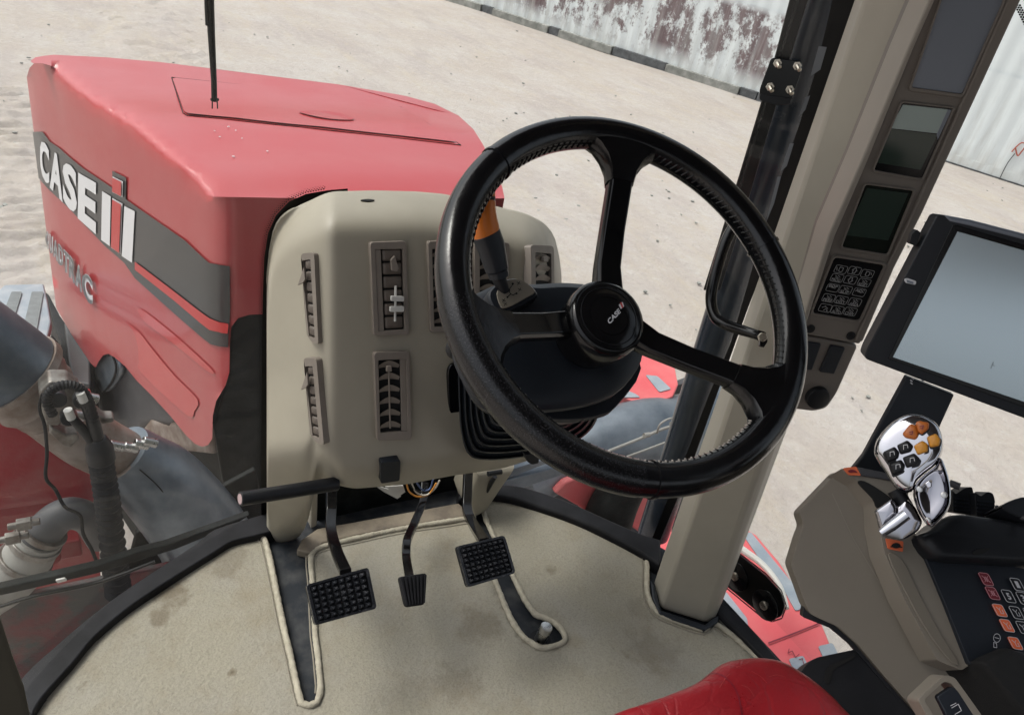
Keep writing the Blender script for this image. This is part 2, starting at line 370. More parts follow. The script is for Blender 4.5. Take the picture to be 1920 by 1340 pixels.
def glassmat(name, dust=.10, scale=2.0, tint=(.93, .96, .95)):
    m = bpy.data.materials.new(name); m.use_nodes = True; nt = m.node_tree; n = nt.nodes; l = nt.links; n.clear()
    o = n.new('ShaderNodeOutputMaterial'); tr = n.new('ShaderNodeBsdfTransparent'); tr.inputs[0].default_value = (*tint, 1)
    gl = n.new('ShaderNodeBsdfGlossy'); gl.inputs['Roughness'].default_value = .02
    lw = n.new('ShaderNodeLayerWeight'); lw.inputs['Blend'].default_value = .5; pw = n.new('ShaderNodeMath'); pw.operation = 'POWER'; pw.inputs[1].default_value = 5; l.new(lw.outputs['Facing'], pw.inputs[0])
    fr = n.new('ShaderNodeMath'); fr.operation = 'MULTIPLY_ADD'; fr.inputs[1].default_value = .7; fr.inputs[2].default_value = .018; l.new(pw.outputs[0], fr.inputs[0]); mx = n.new('ShaderNodeMixShader')
    l.new(fr.outputs[0], mx.inputs[0]); l.new(tr.outputs[0], mx.inputs[1]); l.new(gl.outputs[0], mx.inputs[2])
    df = n.new('ShaderNodeBsdfTranslucent'); df.inputs[0].default_value = (.8, .78, .74, 1)
    d2 = n.new('ShaderNodeBsdfDiffuse'); d2.inputs[0].default_value = (.7, .68, .64, 1); dd = n.new('ShaderNodeMixShader'); l.new(df.outputs[0], dd.inputs[1]); l.new(d2.outputs[0], dd.inputs[2])
    geo = n.new('ShaderNodeNewGeometry'); t = n.new('ShaderNodeTexNoise'); t.inputs['Scale'].default_value = scale; t.inputs['Detail'].default_value = 8; t.inputs['Roughness'].default_value = .6
    l.new(geo.outputs['Position'], t.inputs['Vector'])
    r = n.new('ShaderNodeMapRange'); r.inputs['From Min'].default_value = .3; r.inputs['From Max'].default_value = .75; r.inputs['To Min'].default_value = dust*.4; r.inputs['To Max'].default_value = dust*1.5
    l.new(t.outputs['Fac'], r.inputs['Value']); m2 = n.new('ShaderNodeMixShader'); l.new(r.outputs[0], m2.inputs[0]); l.new(mx.outputs[0], m2.inputs[1]); l.new(dd.outputs[0], m2.inputs[2])
    l.new(m2.outputs[0], o.inputs[0]); return m
M['glass'] = glassmat('dusty_windscreen_glass', .016)
M['glassR'] = glassmat('side_window_glass', .012)

def ground_mat():
    m = mat('dusty_ground', (.52, .475, .415), .95, spec=.1)
    nt = m.node_tree; n = nt.nodes; l = nt.links; b = n['Principled BSDF']; geo = [x for x in n if x.type == 'NEW_GEOMETRY'][0]
    def nz(sc, det=8, ro=.65, st=None):
        t = n.new('ShaderNodeTexNoise'); t.inputs['Scale'].default_value = sc; t.inputs['Detail'].default_value = det; t.inputs['Roughness'].default_value = ro
        if st:
            mp = n.new('ShaderNodeMapping'); mp.inputs['Scale'].default_value = st[:3]; mp.inputs['Rotation'].default_value = (0, 0, st[3]); l.new(geo.outputs['Position'], mp.inputs[0]); l.new(mp.outputs[0], t.inputs['Vector'])
        else: l.new(geo.outputs['Position'], t.inputs['Vector'])
        return t
    def mixc(fac, A, Bc):
        x = n.new('ShaderNodeMix'); x.data_type = 'RGBA'; l.new(fac, x.inputs[0]); l.new(A, x.inputs[6]); x.inputs[7].default_value = (*Bc, 1); return x.outputs[2]
    def mr(s, a, c, to=1.0):
        r = n.new('ShaderNodeMapRange'); r.inputs['From Min'].default_value = a; r.inputs['From Max'].default_value = c; r.inputs['To Max'].default_value = to; l.new(s, r.inputs['Value']); return r.outputs[0]
    rgb = n.new('ShaderNodeRGB'); rgb.outputs[0].default_value = (.375, .335, .30, 1)
    c = mixc(mr(nz(.8).outputs['Fac'], .4, .65), rgb.outputs[0], (.41, .38, .355))
    c = mixc(mr(nz(1.3, 10, .75, (1, .35, 1, -.4)).outputs['Fac'], .48, .66, .8), c, (.32, .285, .27))
    c = mixc(mr(nz(3, 9, .75, (1, .3, 1, -.4)).outputs['Fac'], .52, .75, .6), c, (.41, .355, .265))
    c = mixc(mr(nz(14, 8, .8).outputs['Fac'], .5, .72, .6), c, (.27, .238, .22))
    c = mixc(mr(nz(9, 8, .8).outputs['Fac'], .52, .72, .5), c, (.49, .475, .455))
    l.new(c, b.inputs['Base Color'])
    h = nz(7, 12, .78); bu = n.new('ShaderNodeBump'); bu.inputs['Strength'].default_value = .6; bu.inputs['Distance'].default_value = .05; l.new(h.outputs['Fac'], bu.inputs['Height']); l.new(bu.outputs[0], b.inputs['Normal'])
    return m
def wall_mat():
    """white corrugated sheet with a band of flaking maroon and lime-washed patches near the ground"""
    m = mat('painted_shed_sheet', (.80, .82, .82), .7, spec=.2)
    nt = m.node_tree; n = nt.nodes; l = nt.links; b = n['Principled BSDF']; tc = [x for x in n if x.type == 'TEX_COORD'][0]
    sep = n.new('ShaderNodeSeparateXYZ'); l.new(tc.outputs['Object'], sep.inputs[0])
    def nz(sc, det=8, ro=.65, st=(1, 1, 1)):
        t = n.new('ShaderNodeTexNoise'); t.inputs['Scale'].default_value = sc; t.inputs['Detail'].default_value = det; t.inputs['Roughness'].default_value = ro
        mp = n.new('ShaderNodeMapping'); mp.inputs['Scale'].default_value = st; l.new(tc.outputs['Object'], mp.inputs[0]); l.new(mp.outputs[0], t.inputs['Vector']); return t
    def mr(s, a, c, lo=0.0, to=1.0):
        r = n.new('ShaderNodeMapRange'); r.inputs['From Min'].default_value = a; r.inputs['From Max'].default_value = c; r.inputs['To Min'].default_value = lo; r.inputs['To Max'].default_value = to; l.new(s, r.inputs['Value']); return r.outputs[0]
    def mul(a, c):
        x = n.new('ShaderNodeMath'); x.operation = 'MULTIPLY'; l.new(a, x.inputs[0]); l.new(c, x.inputs[1]); return x.outputs[0]
    def mixc(fac, A, Bc):
        x = n.new('ShaderNodeMix'); x.data_type = 'RGBA'; l.new(fac, x.inputs[0]); l.new(A, x.inputs[6]); x.inputs[7].default_value = (*Bc, 1); return x.outputs[2]
    rgb = n.new('ShaderNodeRGB'); rgb.outputs[0].default_value = (.64, .68, .69, 1)
    z = sep.outputs['Z']; x = sep.outputs['X']
    zone = mul(mr(z, 1.75, 1.60), mr(z, .2, .55)); zone = mul(zone, mul(mr(x, .6, 2.2), mr(x, 10.4, 9.2)))
    flake = mr(nz(1.5, 14, .82, (1, 1, .6)).outputs['Fac'], .47, .52)
    c = mixc(mul(zone, flake), rgb.outputs[0], (.15, .11, .115))
    c = mixc(mul(zone, mr(nz(.8, 6, .6, (1, 1, .5)).outputs['Fac'], .56, .66, 0, .6)), c, (.13, .09, .095))
    c = mixc(mul(mr(z, 1.9, .2, 0, .8), mr(nz(3, 8, .7, (3, 1, .25)).outputs['Fac'], .45, .7)), c, (.42, .42, .40))
    c = mixc(mul(mr(z, .45, 0, 0, .5), mr(nz(5).outputs['Fac'], .2, .6)), c, (.42, .40, .36))
    c = mixc(mr(nz(2, 6, .6, (6, 1, .15)).outputs['Fac'], .5, .8, 0, .25), c, (.55, .60, .61))
    l.new(c, b.inputs['Base Color']); return m
WX0 = -99
M['ground'] = ground_mat(); M['wall'] = wall_mat()
M['block'] = mat('weathered_concrete', (.30, .30, .28), .9, bs=40, bd=.4, alt=(.16, .165, .15), vs=5)
M['blockd'] = mat('dark_wood', (.05, .053, .056), .8, bs=40, bd=.4, var=1, vs=8)

# ================================================================= OUTSIDE: ground, shed
def make_ground():
    bm = bmesh.new(); S = []
    xs = [-60, -30, -14]+[-8+i*.55 for i in range(48)]+[24, 40, 90]; ys = [-60, -20, -6]+[0+i*.5 for i in range(56)]+[34, 60, 120]
    vs = []
    for y in ys:
        row = []
        for x in xs:
            z = -1.6
            if -8 <= x <= 18 and 0 <= y <= 28: z += .04*noise.noise(V((x*.4, y*.4, 0)))
            row.append(bm.verts.new((x, y, z)))
        vs.append(row)
    for j in range(len(ys)-1):
        for i in range(len(xs)-1): bm.faces.new((vs[j][i], vs[j][i+1], vs[j+1][i+1], vs[j+1][i]))
    me = bpy.data.meshes.new('ground'); bm.to_mesh(me); bm.free()
    g = struct(fin('ground', me, M['ground']))
    # tyre-churned strip: a finer sheet of ribs 4 mm above
    b = MB(); n = 0
    P0 = PZ(-1.588)
    def strip(px, cols, rows, amp):
        q = [P0(*p)[0] for p in px]; v = []; f = []
        for j in range(rows+1):
            for i in range(cols+1):
                u, w = i/cols, j/rows; p = (q[0]*(1-u)+q[1]*u)*(1-w)+(q[3]*(1-u)+q[2]*u)*w
                e = min(u, 1-u, w, 1-w); k = min(1, e*8)
                s = math.sin(j*1.25+2.6*math.sin(u*7+1.3*noise.noise(p*2))+7*noise.noise(p*1.1))*(.5+noise.noise(p*1.7))
                p.z += k*amp*(.75*s+1.1*noise.noise(p*3.1)+.9*noise.noise(p*8)+.6*noise.noise(p*19))-.02*(1-k)
                v.append(p)
        for j in range(rows):
            for i in range(cols): f.append((j*(cols+1)+i, j*(cols+1)+i+1, (j+1)*(cols+1)+i+1, (j+1)*(cols+1)+i))
        b.add(v, f)
    strip([(80, -160), (240, -160), (480, 230), (270, 230)], 20, 150, .045)
    strip([(-260, 130), (130, 130), (170, 700), (-200, 700)], 26, 150, .035)
    struct(b.build('tyre_tracks', M['ground'], ang=180))
make_ground()
def pebbles():
    b = MB(); G = PZ(-1.59)
    for i in range(420):
        x, y = random.uniform(0, 1920), random.uniform(0, 420) if random.random() < .6 else random.uniform(300, 1000)
        p = G(x, y)[0]
        if p.x < -6 or p.y > 26 or (p-CAM).length > 26: continue
        r = random.uniform(.006, .022); b.ball(p+V((0, 0, r*.2)), r, 3, (random.uniform(.8, 1.5), random.uniform(.8, 1.5), .6))
    o = b.build('gravel', M['block']); o['kind'] = 'stuff'
pebbles()
def make_shed():
    a, c = V((9.46, 18.68, -1.6)), V((15.34, 6.57, -1.6)); d = (c-a).normalized(); nrm = V((-d.y, d.x, 0)) 
    if nrm.dot(CAM-a) < 0: nrm = -nrm
    t = thing('shed', 'white corrugated shed with flaking maroon paint along its lower wall', 'building', tuple(a))
    R = Matrix(((d.x, nrm.x, 0), (d.y, nrm.y, 0), (0, 0, 1)))
    def W(x, y, z): return a+d*x+nrm*y+V((0, 0, z))
    # local X runs along the wall (0 at the far corner); the wall object keeps local coordinates for its paint
    x0, x1, H = -1.0, 24.0, 5.2
    def local(name, mb, m, parent, bev=0, sm=True):
        o = mb.build(name, m, parent, bev, sm); o.matrix_parent_inverse = Matrix.Identity(4)
        o.matrix_basis = Matrix(((d.x, nrm.x, 0, 0), (d.y, nrm.y, 0, 0), (0, 0, 1, 0), (0, 0, 0, 1))); return o
    b = MB(); n = 420; rings = []
    prof = []
    for i in range(n+1):
        x = x0+(x1-x0)*i/n; y = .009*math.sin(x*2*math.pi/.30); prof.append((x, y))
    def sheet(z0, z1, yo, bb):
        bb.loft([[V((x, y+yo, z)) for x, y in prof] for z in (z0, z1)], cap=False, closed=False)
    sheet(.16, 1.72, .03, b); w1 = local('lower_wall', b, M['wall'], t)
    b = MB(); sheet(1.66, H, 0, b); local('upper_wall', b, M['wall'], t)
    b = MB(); b.box(((x0+x1)/2, -3.4, H+.1), (13, 3.8, .08)); local('roof', b, M['step'], t)
    b = MB(); b.box((x0+.06, -3, H/2), (.06, 3, H/2)); b.box((x1-.06, -3, H/2), (.06, 3, H/2)); b.box(((x0+x1)/2, -6, H/2), (12.5, .05, H/2)); local('side_wall', b, M['wall'], t)
    # base: row of concrete blocks with dark timber between
    x = x0; k = 0
    seq = [(.55, 0), (1.1, 1), (.35, 0), (1.7, 1), (.3, 0), (1.5, 1), (1.4, 0), (1.8, 1), (.4, 0)]
    while x < x1:
        L, kind = seq[k % len(seq)]; k += 1
        if x < 8.6:
            bb = MB(); bb.box((x+L/2, .07 if kind else .03, .07), (L/2-.01, .09, .09 if kind else .10)); local('base_block' if kind else 'base_timber', bb, M['block'] if kind else M['blockd'], t, .012)
        x += L
    bb = MB(); bb.box(((8.6+x1)/2, 0, .09), ((x1-8.6)/2, .035, .08)); local('base_strip', bb, M['wall'], t)
    bb = MB(); bb.box(((8.6+x1)/2, .04, .012), ((x1-8.6)/2, .03, .012)); local('base_line', bb, M['blockd'], t)
    return W, d, nrm
W, wd, wnrm = make_shed()
# hook with a rope hanging on the white wall
wallS = pl(W(0, .08, 0), wnrm)
t = thing('rope', 'thin grey rope tied to a rusty red hook on the white wall', 'rope', tuple(wallS(1890, 300)[0]))
b = MB(); tpx(b, [(1897, 285, wallS), (1906, 275, wallS), (1916, 268, wallS), (1924, 272, wallS), (1915, 285, wallS), (1908, 292, wallS), (1904, 278, wallS)], 1.2, 8); b.build('hook', mat('rusty_red', (.35, .08, .05), .7), t)
b = MB(); tpx(b, [(1903, 288, wallS), (1888, 308, wallS), (1872, 340, wallS)], .8, 6); b.build('cord', M['inner'], t)

# ================================================================= TRACTOR EXTERIOR
GL = [(-.64, .34), (-.6, .44), (-.45, .585), (-.3, .66), (-.16, .715), (.1, .75), (.39, .675), (.57, .53), (.71, .385), (.765, .25)]
GL = [(p.x, p.y) for p in crv([V((x, y, 0)) for x, y in GL], [0]*len(GL), 5)[0]]
glassS = wallsurf(GL)
# ---- hood
A = (-.126, 1.314); 
def planpt(px, py, s):
    r = ray(px, py); k = V((r.x, r.y)).length; return (CAM.x+r.x/k*s, CAM.y+r.y/k*s)
T = planpt(58, 250, 3.62)
Kx = A[0]+(T[0]-A[0])*.80-.035; Ky = A[1]+(T[1]-A[1])*.80
arc = []
dirs = math.atan2(Ky-A[1], Kx-A[0]); p = V((Kx, Ky)); ang = dirs
for i in range(10):
    arc.append((p.x, p.y)); p = p+V((math.cos(ang), math.sin(ang)))*.11; ang -= .19
A2 = planpt(431, 600, math.hypot(A[0]-CAM.x, A[1]-CAM.y)-.02)
HP = list(reversed(arc))+[((A[0]*2+Kx)/3, (A[1]*2+Ky)/3), (A[0], A[1]+.0), (A2[0], A2[1]), (1.3, A2[1]+.03)]
hoodW = wallsurf(HP)
crease = [(396, 369), (356, 322), (302, 279), (235, 221), (161, 178), (97, 124)]
cr2 = smooth_px(crease, 4); _d = [(a[0]+(c[0]-a[0])*k/8, a[1]+(c[1]-a[1])*k/8) for a, c in zip(cr2, cr2[1:]) for k in range(8)]+[cr2[-1]]
hz = sorted((hoodW(*c)[0].y, hoodW(*c)[0].z) for c in _d)
def hh(y):
    if y <= hz[0][0]: return hz[0][1]
    for (a0, b0), (a1, b1) in zip(hz, hz[1:]):
        if y <= a1: return b0+(b1-b0)*(y-a0)/(a1-a0)
    s = (hz[-1][1]-hz[-2][1])/(hz[-1][0]-hz[-2][0]); return hz[-1][1]+s*(y-hz[-1][0])
def hoodT(px, py):
    r = ray(px, py); lo, hi = .5, 14.
    for _ in range(46):
        mid = (lo+hi)/2; p = CAM+r*mid
        if p.z > hh(p.y): lo = mid
        else: hi = mid
    return CAM+r*hi, V((0, .1, 1)).normalized()
hood = thing('tractor_hood', 'long red tractor hood with dark side stripe and white lettering, seen through the windscreen', 'hood', (0.2, 2.0, 0))
cr2 = smooth_px(crease, 4)
side_bottom = [(82, 530), (107, 580), (134, 627), (154, 657), (170, 681), (179, 689), (185, 677), (193, 666), (203, 663), (215, 670), (235, 687), (255, 712), (285, 742), (319, 779), (349, 816), (366, 832), (379, 837), (390, 834), (398, 822), (399, 779), (405, 752), (423, 722), (430, 698), (431, 640), (434, 612), (447, 596), (468, 590), (560, 586)]
side = cr2+[(80, 118), (64, 119), (55, 128), (50, 145), (50, 185), (55, 250), (62, 340), (72, 440)]+side_bottom+[(560, 371), (523, 371), (409, 369)]
top = cr2+[(80, 119), (62, 119), (57, 115), (66, 108), (82, 105), (100, 103), (201, 108), (302, 117), (436, 134), (638, 159), (760, 180), (815, 195), (860, 217), (888, 243), (905, 270), (925, 308), (942, 352), (946, 372), (700, 374), (560, 371), (523, 371), (409, 369)]
bmA = drape_bm(side, hoodW, 16); bmB = drape_bm(top, hoodT, 16)
meA = bpy.data.meshes.new('a'); bmA.to_mesh(meA); bmB.from_mesh(meA)
bmesh.ops.remove_doubles(bmB, verts=bmB.verts, dist=.002); bmesh.ops.recalc_face_normals(bmB, faces=bmB.faces)
me = bpy.data.meshes.new('hood_shell'); bmB.to_mesh(me); bmA.free(); bmB.free()
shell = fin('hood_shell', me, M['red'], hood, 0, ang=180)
c3 = [hoodW(*c)[0] for c in cr2]; vg = shell.vertex_groups.new(name='round'); bnd = set()
bme = bmesh.new(); bme.from_mesh(me); bnd = {v.index for v in bme.verts if v.is_boundary}; bme.free()
c3 += [hoodW(x, 371)[0] for x in range(400, 620, 12)]; e3 = [hoodW(395.5, y)[0] for y in range(370, 840, 12)]+[hoodW(431, y)[0] for y in range(370, 700, 12)]
for v in me.vertices:
    w_ = max(0, 1-min((v.co-c).length for c in c3)/.06); w_ = max(w_, max(0, 1-min((v.co-c).length for c in e3)/.05))
    if v.index in bnd: w_ = 0
    if w_ > 0: vg.add([v.index], min(1, w_*1.6), 'REPLACE')
s_ = shell.modifiers.new('soften', 'SMOOTH'); s_.iterations = 9; s_.factor = .5; s_.vertex_group = 'round'
def wrap(o, off):
    m_ = o.modifiers.new('wrap', 'SHRINKWRAP'); m_.target = shell; m_.wrap_method = 'NEAREST_SURFACEPOINT'; m_.wrap_mode = 'ABOVE_SURFACE'; m_.offset = off; return o
# far side and nose of the hood (out of sight from here)
rt = [hoodT(*p)[0] for p in [(946, 372), (905, 270), (860, 217), (638, 159), (302, 117), (100, 103)]]
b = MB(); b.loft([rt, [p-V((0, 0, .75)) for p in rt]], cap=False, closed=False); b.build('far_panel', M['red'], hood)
# hatch
hs1 = shift(hoodT, .006)
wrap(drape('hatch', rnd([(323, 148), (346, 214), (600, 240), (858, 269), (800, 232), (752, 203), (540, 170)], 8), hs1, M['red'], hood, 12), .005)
b = MB()
for seg in ([(322, 146), (330, 172), (343, 212), (350, 217), (600, 243), (864, 273)], [(322, 146), (540, 169), (752, 202), (800, 231), (864, 273)]):
    tpx(b, [(x, y, shift(hoodT, .001)) for x, y in seg], .9, 8, sm=False)
b.build('hatch_gap', M['frame'], hood)
wrap(drape('handle_recess', smooth_px([(560, 214), (600, 213), (640, 218), (664, 228), (625, 228), (585, 222)], 4, True), shift(hoodT, .0085), M['redd'], hood, 10), .009)
b = MB()
for x, y in ((403, 248), (428, 240), (443, 247), (412, 259), (453, 262), (438, 296), (502, 286)):
    b.ball(shift(hoodT, .004)(x+random.uniform(-1, 1), y)[0], random.uniform(.0015, .0028), 4, (1.6, 1, .5))
g_ = b.build('grit_specks', M['white'], hood); g_['kind'] = 'stuff'
# decals
hs = shift(hoodW, .004)
dark = [(60, 247), (70, 247), (82, 247), (96, 266), (113, 277), (133, 295), (159, 316), (213, 352), (213, 320), (239, 333), (238, 373), (262, 390), (349, 450), (393, 492), (410, 497), (429, 500), (429, 650), (410, 650), (396, 645), (330, 588), (255, 521), (235, 492), (198, 460), (170, 431), (128, 387), (94, 356), (75, 335), (66, 320)]
wrap(drape('side_stripe', dark, hs, M['decal'], hood, 9), .004)
hs2 = shift(hoodW, .0065)
wrap(drape('pinstripe', [(257, 490), (330, 545), (396, 596), (410, 604), (429, 606), (429, 624), (410, 623), (396, 618), (330, 562), (257, 505)], hs2, M['dred'], hood, 9), .007)
Z7 = lambda *q: [(x/3.527, 220+y/3.527) for x, y in q]
hood['writing'] = 1; del hood['writing']
for ch, q in (('C', ((268, 122), (337, 200), (340, 452), (280, 395))), ('A', ((340, 200), (427, 275), (428, 562), (342, 462))), ('S', ((427, 275), (522, 350), (523, 655), (430, 562))), ('E', ((532, 366), (652, 434), (648, 772), (528, 666)))):
    wrap(text(ch, Z7(*q), hs2, M['white'], 'letter', hood, bold=.045), .007)
for q, mm in ((((690, 487), (748, 522), (740, 850), (683, 808)), 'white'), (((838, 585), (907, 620), (888, 960), (820, 915)), 'white'), (((758, 532), (826, 570), (812, 902), (750, 860)), 'white'), (((760, 390), (829, 423), (826, 529), (759, 494)), 'white')):
    wrap(drape('emblem_bar', Z7(*q), hs2, M[mm], hood, 10), .007)
for q in (((763, 541), (822, 575), (808, 895), (754, 855)), ((765, 397), (824, 426), (822, 521), (763, 490))):
    wrap(drape('emblem_bar', Z7(*q), shift(hoodW, .0085), M['dred'], hood, 10), .010)
for dx, mm, oo, bo in ((0, 'silver', .011, .07), (0, 'qgrey', .0145, .0)):
    # wording under the stripe, letter by letter as it follows the curve of the nose
    xs = [316, 345, 372, 405, 440, 478, 520, 565, 635]; 
    for i, ch in enumerate('QUADTRAC'):
        x0, x1 = xs[i]+1, xs[i+1]-3
        yt = lambda x: 735+(x-316)*1.06; yb = lambda x: 842+(x-316)*1.28
        wrap(text(ch, Z7((x0, yt(x0)), (x1, yt(x1)), (x1, yb(x1)), (x0, yb(x0))), shift(hoodW, oo-.002), M[mm], 'letter', hood, bold=bo), oo-.001)
# pressed facets in the lower side
for nm, q in (('side_facet', [(235, 601), (250, 618), (260, 648), (262, 678), (268, 700), (352, 778), (366, 770), (372, 748), (330, 705), (288, 655), (262, 622)]), ('lower_facet', [(262, 577), (300, 604), (350, 646), (396, 690), (396, 700), (350, 662), (300, 624), (268, 598)])):
    wrap(drape(nm, smooth_px(q, 3, True), shift(hoodW, .003), M['red2'], hood, 9), .003)
# ---- firewall and engine bay under the hood
eb = thing('engine_bay', 'black firewall and grey shroud under the rear of the red hood', 'engine bay', (.1, 1.6, -.6))
HB = lambda d: beyond(hoodW, d)
drape('firewall', [(130, 560), (200, 560), (380, 620), (700, 560), (700, 1080), (160, 1150), (110, 900)], HB(.34), M['frame'], eb, 30, .03)
drape('shroud', [(160, 640), (300, 640), (400, 790), (325, 792), (313, 799), (280, 790), (250, 822), (213, 786), (190, 770), (176, 720)], HB(.16), M['inner'], eb, 16, .02)
drape('turbo_cover', smooth_px([(178, 690), (186, 668), (205, 658), (226, 690), (216, 715), (196, 735), (182, 720)], 3, True), HB(.08), M['bluesteel'], eb, 10, .02)
b = MB(); tpx(b, [(184, 742, HB(.05)), (206, 722, HB(.05)), (218, 692, HB(.05)), (212, 668, HB(.05))], 2.2, 8); b.build('hose', M['rubber'], eb)
drape('heat_shield', [(258, 818), (283, 787), (315, 800), (322, 792), (400, 800), (400, 850), (330, 842), (275, 835)], HB(.14), M['rust'], eb, 16, .02)
b = MB(); b.prism([(434, 612), (447, 597), (500, 588), (500, 1000), (434, 1000), (410, 860), (402, 800), (430, 700)], PY(1.36), .02); b.build('rear_flange', M['frame'], eb, .008)
# ---- exhaust with clamps (left, outside the glass)
ex = thing('exhaust_pipe', 'heat blued exhaust pipe with rusty bellows and clamps running down beside the hood', 'exhaust pipe', tuple(at(120, 800, 2.1)))
y0 = 1.12
D = lambda y: PY(y)
b = MB(); tpx(b, [(-150, 575, D(1.10)), (-60, 640, D(1.10)), (10, 690, D(1.10)), (26, 701, D(1.10))], [93, 92, 90, 88], 28, sm=False); b.build('muffler_pipe', M['bluesteel'], ex)
b = MB(); tpx(b, [(22, 699, D(1.1)), (32, 707, D(1.1)), (36, 711, D(1.1)), (48, 722, D(1.1)), (56, 730, D(1.1)), (66, 739, D(1.1)), (80, 750, D(1.1)), (95, 764, D(1.1))], [93, 93, 82, 80, 74, 76, 66, 62], 28, sm=False); b.build('bellows', M['rust'], ex)
b = MB(); tpx(b, [(92, 762, D(1.1)), (130, 796, D(1.1)), (170, 826, D(1.1)), (232, 858, D(1.1))], [60, 56, 54, 50], 28); b.build('joint_pipe', M['rust'], ex)
b = MB(); tpx(b, [(226, 850, D(1.1)), (262, 876, D(1.1)), (300, 905, D(1.1)), (345, 955, D(1.1)), (385, 1010, D(1.1)), (400, 1060, D(1.1))], [60, 68, 76, 80, 82, 84], 30); b.build('elbow', M['bluesteel'], ex)
b = MB(); tpx(b, [(262, 880, D(1.02)), (300, 915, D(1.01)), (335, 965, D(1.0))], 1.2, 8); b.build('weld_seam', M['frame'], ex)
for (p, q, r) in (((100, 762), (108, 769), 64), ((226, 849), (233, 855), 60)):
    b = MB(); tpx(b, [(*p, D(1.1)), (*q, D(1.1))], r, 28, sm=False); b.build('band_clamp', M['rust'], ex, .004)
b = MB(); b.prism([(72, 735), (92, 716), (128, 716), (150, 732), (148, 756), (124, 782), (110, 800), (84, 798)], D(.95), .05); b.build('sensor_bracket', M['dull'], ex, .006)
b = MB(); b.prism([(96, 800), (124, 815), (146, 812), (150, 822), (132, 840), (118, 836), (92, 812)], D(.95), .03); b.prism([(180, 775), (196, 784), (214, 784), (214, 792), (190, 796)], D(.95), .03); b.build('bracket_tab', M['dull'], ex, .004)
for (x, y) in ((108, 742), (128, 776), (152, 744)):
    b = MB(); p = D(.93)(x, y)[0]; b.cyl(p, (0, -1, .3), .016, .03); b.build('sensor', M['blk'], ex, .003)
for (x, y, a) in ((205, 833, 20), (232, 836, 10), (252, 830, 30), (268, 826, 30), (154, 742, 0), (130, 775, 0)):
    b = MB(); p = D(.97)(x, y)[0]; b.tube([p, p+V((.028, 0, -.014))], .011, 10); b.build('bolt', M['steel'], ex, .002)
# corrugated hose
ch = thing('corrugated_hose', 'thick black corrugated hose hanging in front of the blued exhaust pipe', 'hose', tuple(D(.9)(200, 950)[0]))
P = [D(.9)(x, y)[0] for x, y in [(186, 845), (192, 880), (200, 930), (207, 985), (216, 1060), (222, 1110)]]
pp, _ = crv(P, [0]*6, 9); rr = []
k = -( (P[2]-CAM).dot(back))/FPX
for i in range(len(pp)): rr.append((21+5*i/len(pp))*k*(1 if i % 2 else .80))
b = MB(); b.tube(pp, rr, 20, sm=False); b.build('corrugated_sleeve', M['rubber'], ch)
b = MB(); tpx(b, [(183, 820, D(.9)), (186, 838, D(.9)), (190, 862, D(.9))], [14, 24, 25], 18); b.build('collar', M['blk'], ch, .003)
b = MB(); tpx(b, [(152, 745, D(.9)), (165, 765, D(.9)), (176, 795, D(.9)), (184, 830, D(.9))], [9, 11, 12, 12], 12); tpx(b, [(132, 778, D(.9)), (146, 795, D(.9)), (164, 815, D(.9)), (182, 838, D(.9))], [8, 9, 10, 11], 12); b.build('hose_branch', M['blk'], ch)
Q = [D(.88)(x, y)[0] for x, y in [(100, 778), (88, 752), (98, 730), (125, 721), (150, 728), (166, 750), (176, 785)]]
pq, _ = crv(Q, [0]*7, 9); b = MB(); b.tube(pq, [(8.5 if i % 2 else 7)*k for i in range(len(pq))], 10, sm=False); b.build('conduit_loop', M['rubber'], ch)
for (x, y) in ((153, 744), (130, 776)):
    b = MB(); tpx(b, [(x-3, y-8, D(.87)), (x+4, y+8, D(.87))], 8, 12, sm=False); b.build('white_tape', M['clip'], ch)
b = MB(); tpx(b, [(80, 738, D(.9)), (74, 765, D(.9)), (84, 800, D(.9)), (88, 850, D(.9)), (86, 895, D(.9)), (104, 918, D(.9)), (122, 950, D(.9)), (150, 966, D(.9)), (156, 1000, D(.9)), (172, 1030, D(.9)), (184, 1060, D(.9))], 3.2, 8)
tag(centre(b.build('wiring_cable', M['rubber'])), 'thin black cable looping down left of the corrugated hose', 'cable')
# coolant pipe
cp = thing('coolant_pipe', 'dusty grey elbow pipe with band clamps at the lower left of the engine bay', 'pipe', tuple(D(1.0)(60, 1020)[0]))
b = MB(); tpx(b, [(190, 1010, D(1.05)), (168, 975, D(1.03)), (140, 962, D(1.0)), (112, 968, D(1.0)), (88, 990, D(1.0)), (66, 1020, D(1.0))], [26, 28, 30, 31, 33, 34], 22); b.build('elbow', M['inner'], cp)
b = MB(); tpx(b, [(74, 1008, D(1.0)), (55, 1040, D(1.0)), (36, 1064, D(1.0)), (12, 1085, D(1.0)), (-30, 1110, D(1.0))], [40, 44, 47, 50, 52], 22); b.build('silicone_sleeve', M['greyhose'], cp)
for p, q, r in (((86, 994), (80, 1002), 41), ((70, 1014), (64, 1024), 45), ((50, 1046), (44, 1054), 49)):
    b = MB(); tpx(b, [(*p, D(1.0)), (*q, D(1.0))], r, 22, sm=False); b.build('band_clamp', M['dull'], cp, .002)
for x, y in ((45, 982), (24, 1008)):
    b = MB(); p = D(.93)(x, y)[0]; b.tube([p-V((.03, 0, 0)), p+V((.03, 0, 0))], .008, 10); b.box(p, (.014, .008, .012)); b.build('clamp_screw', M['dull'], cp, .002)
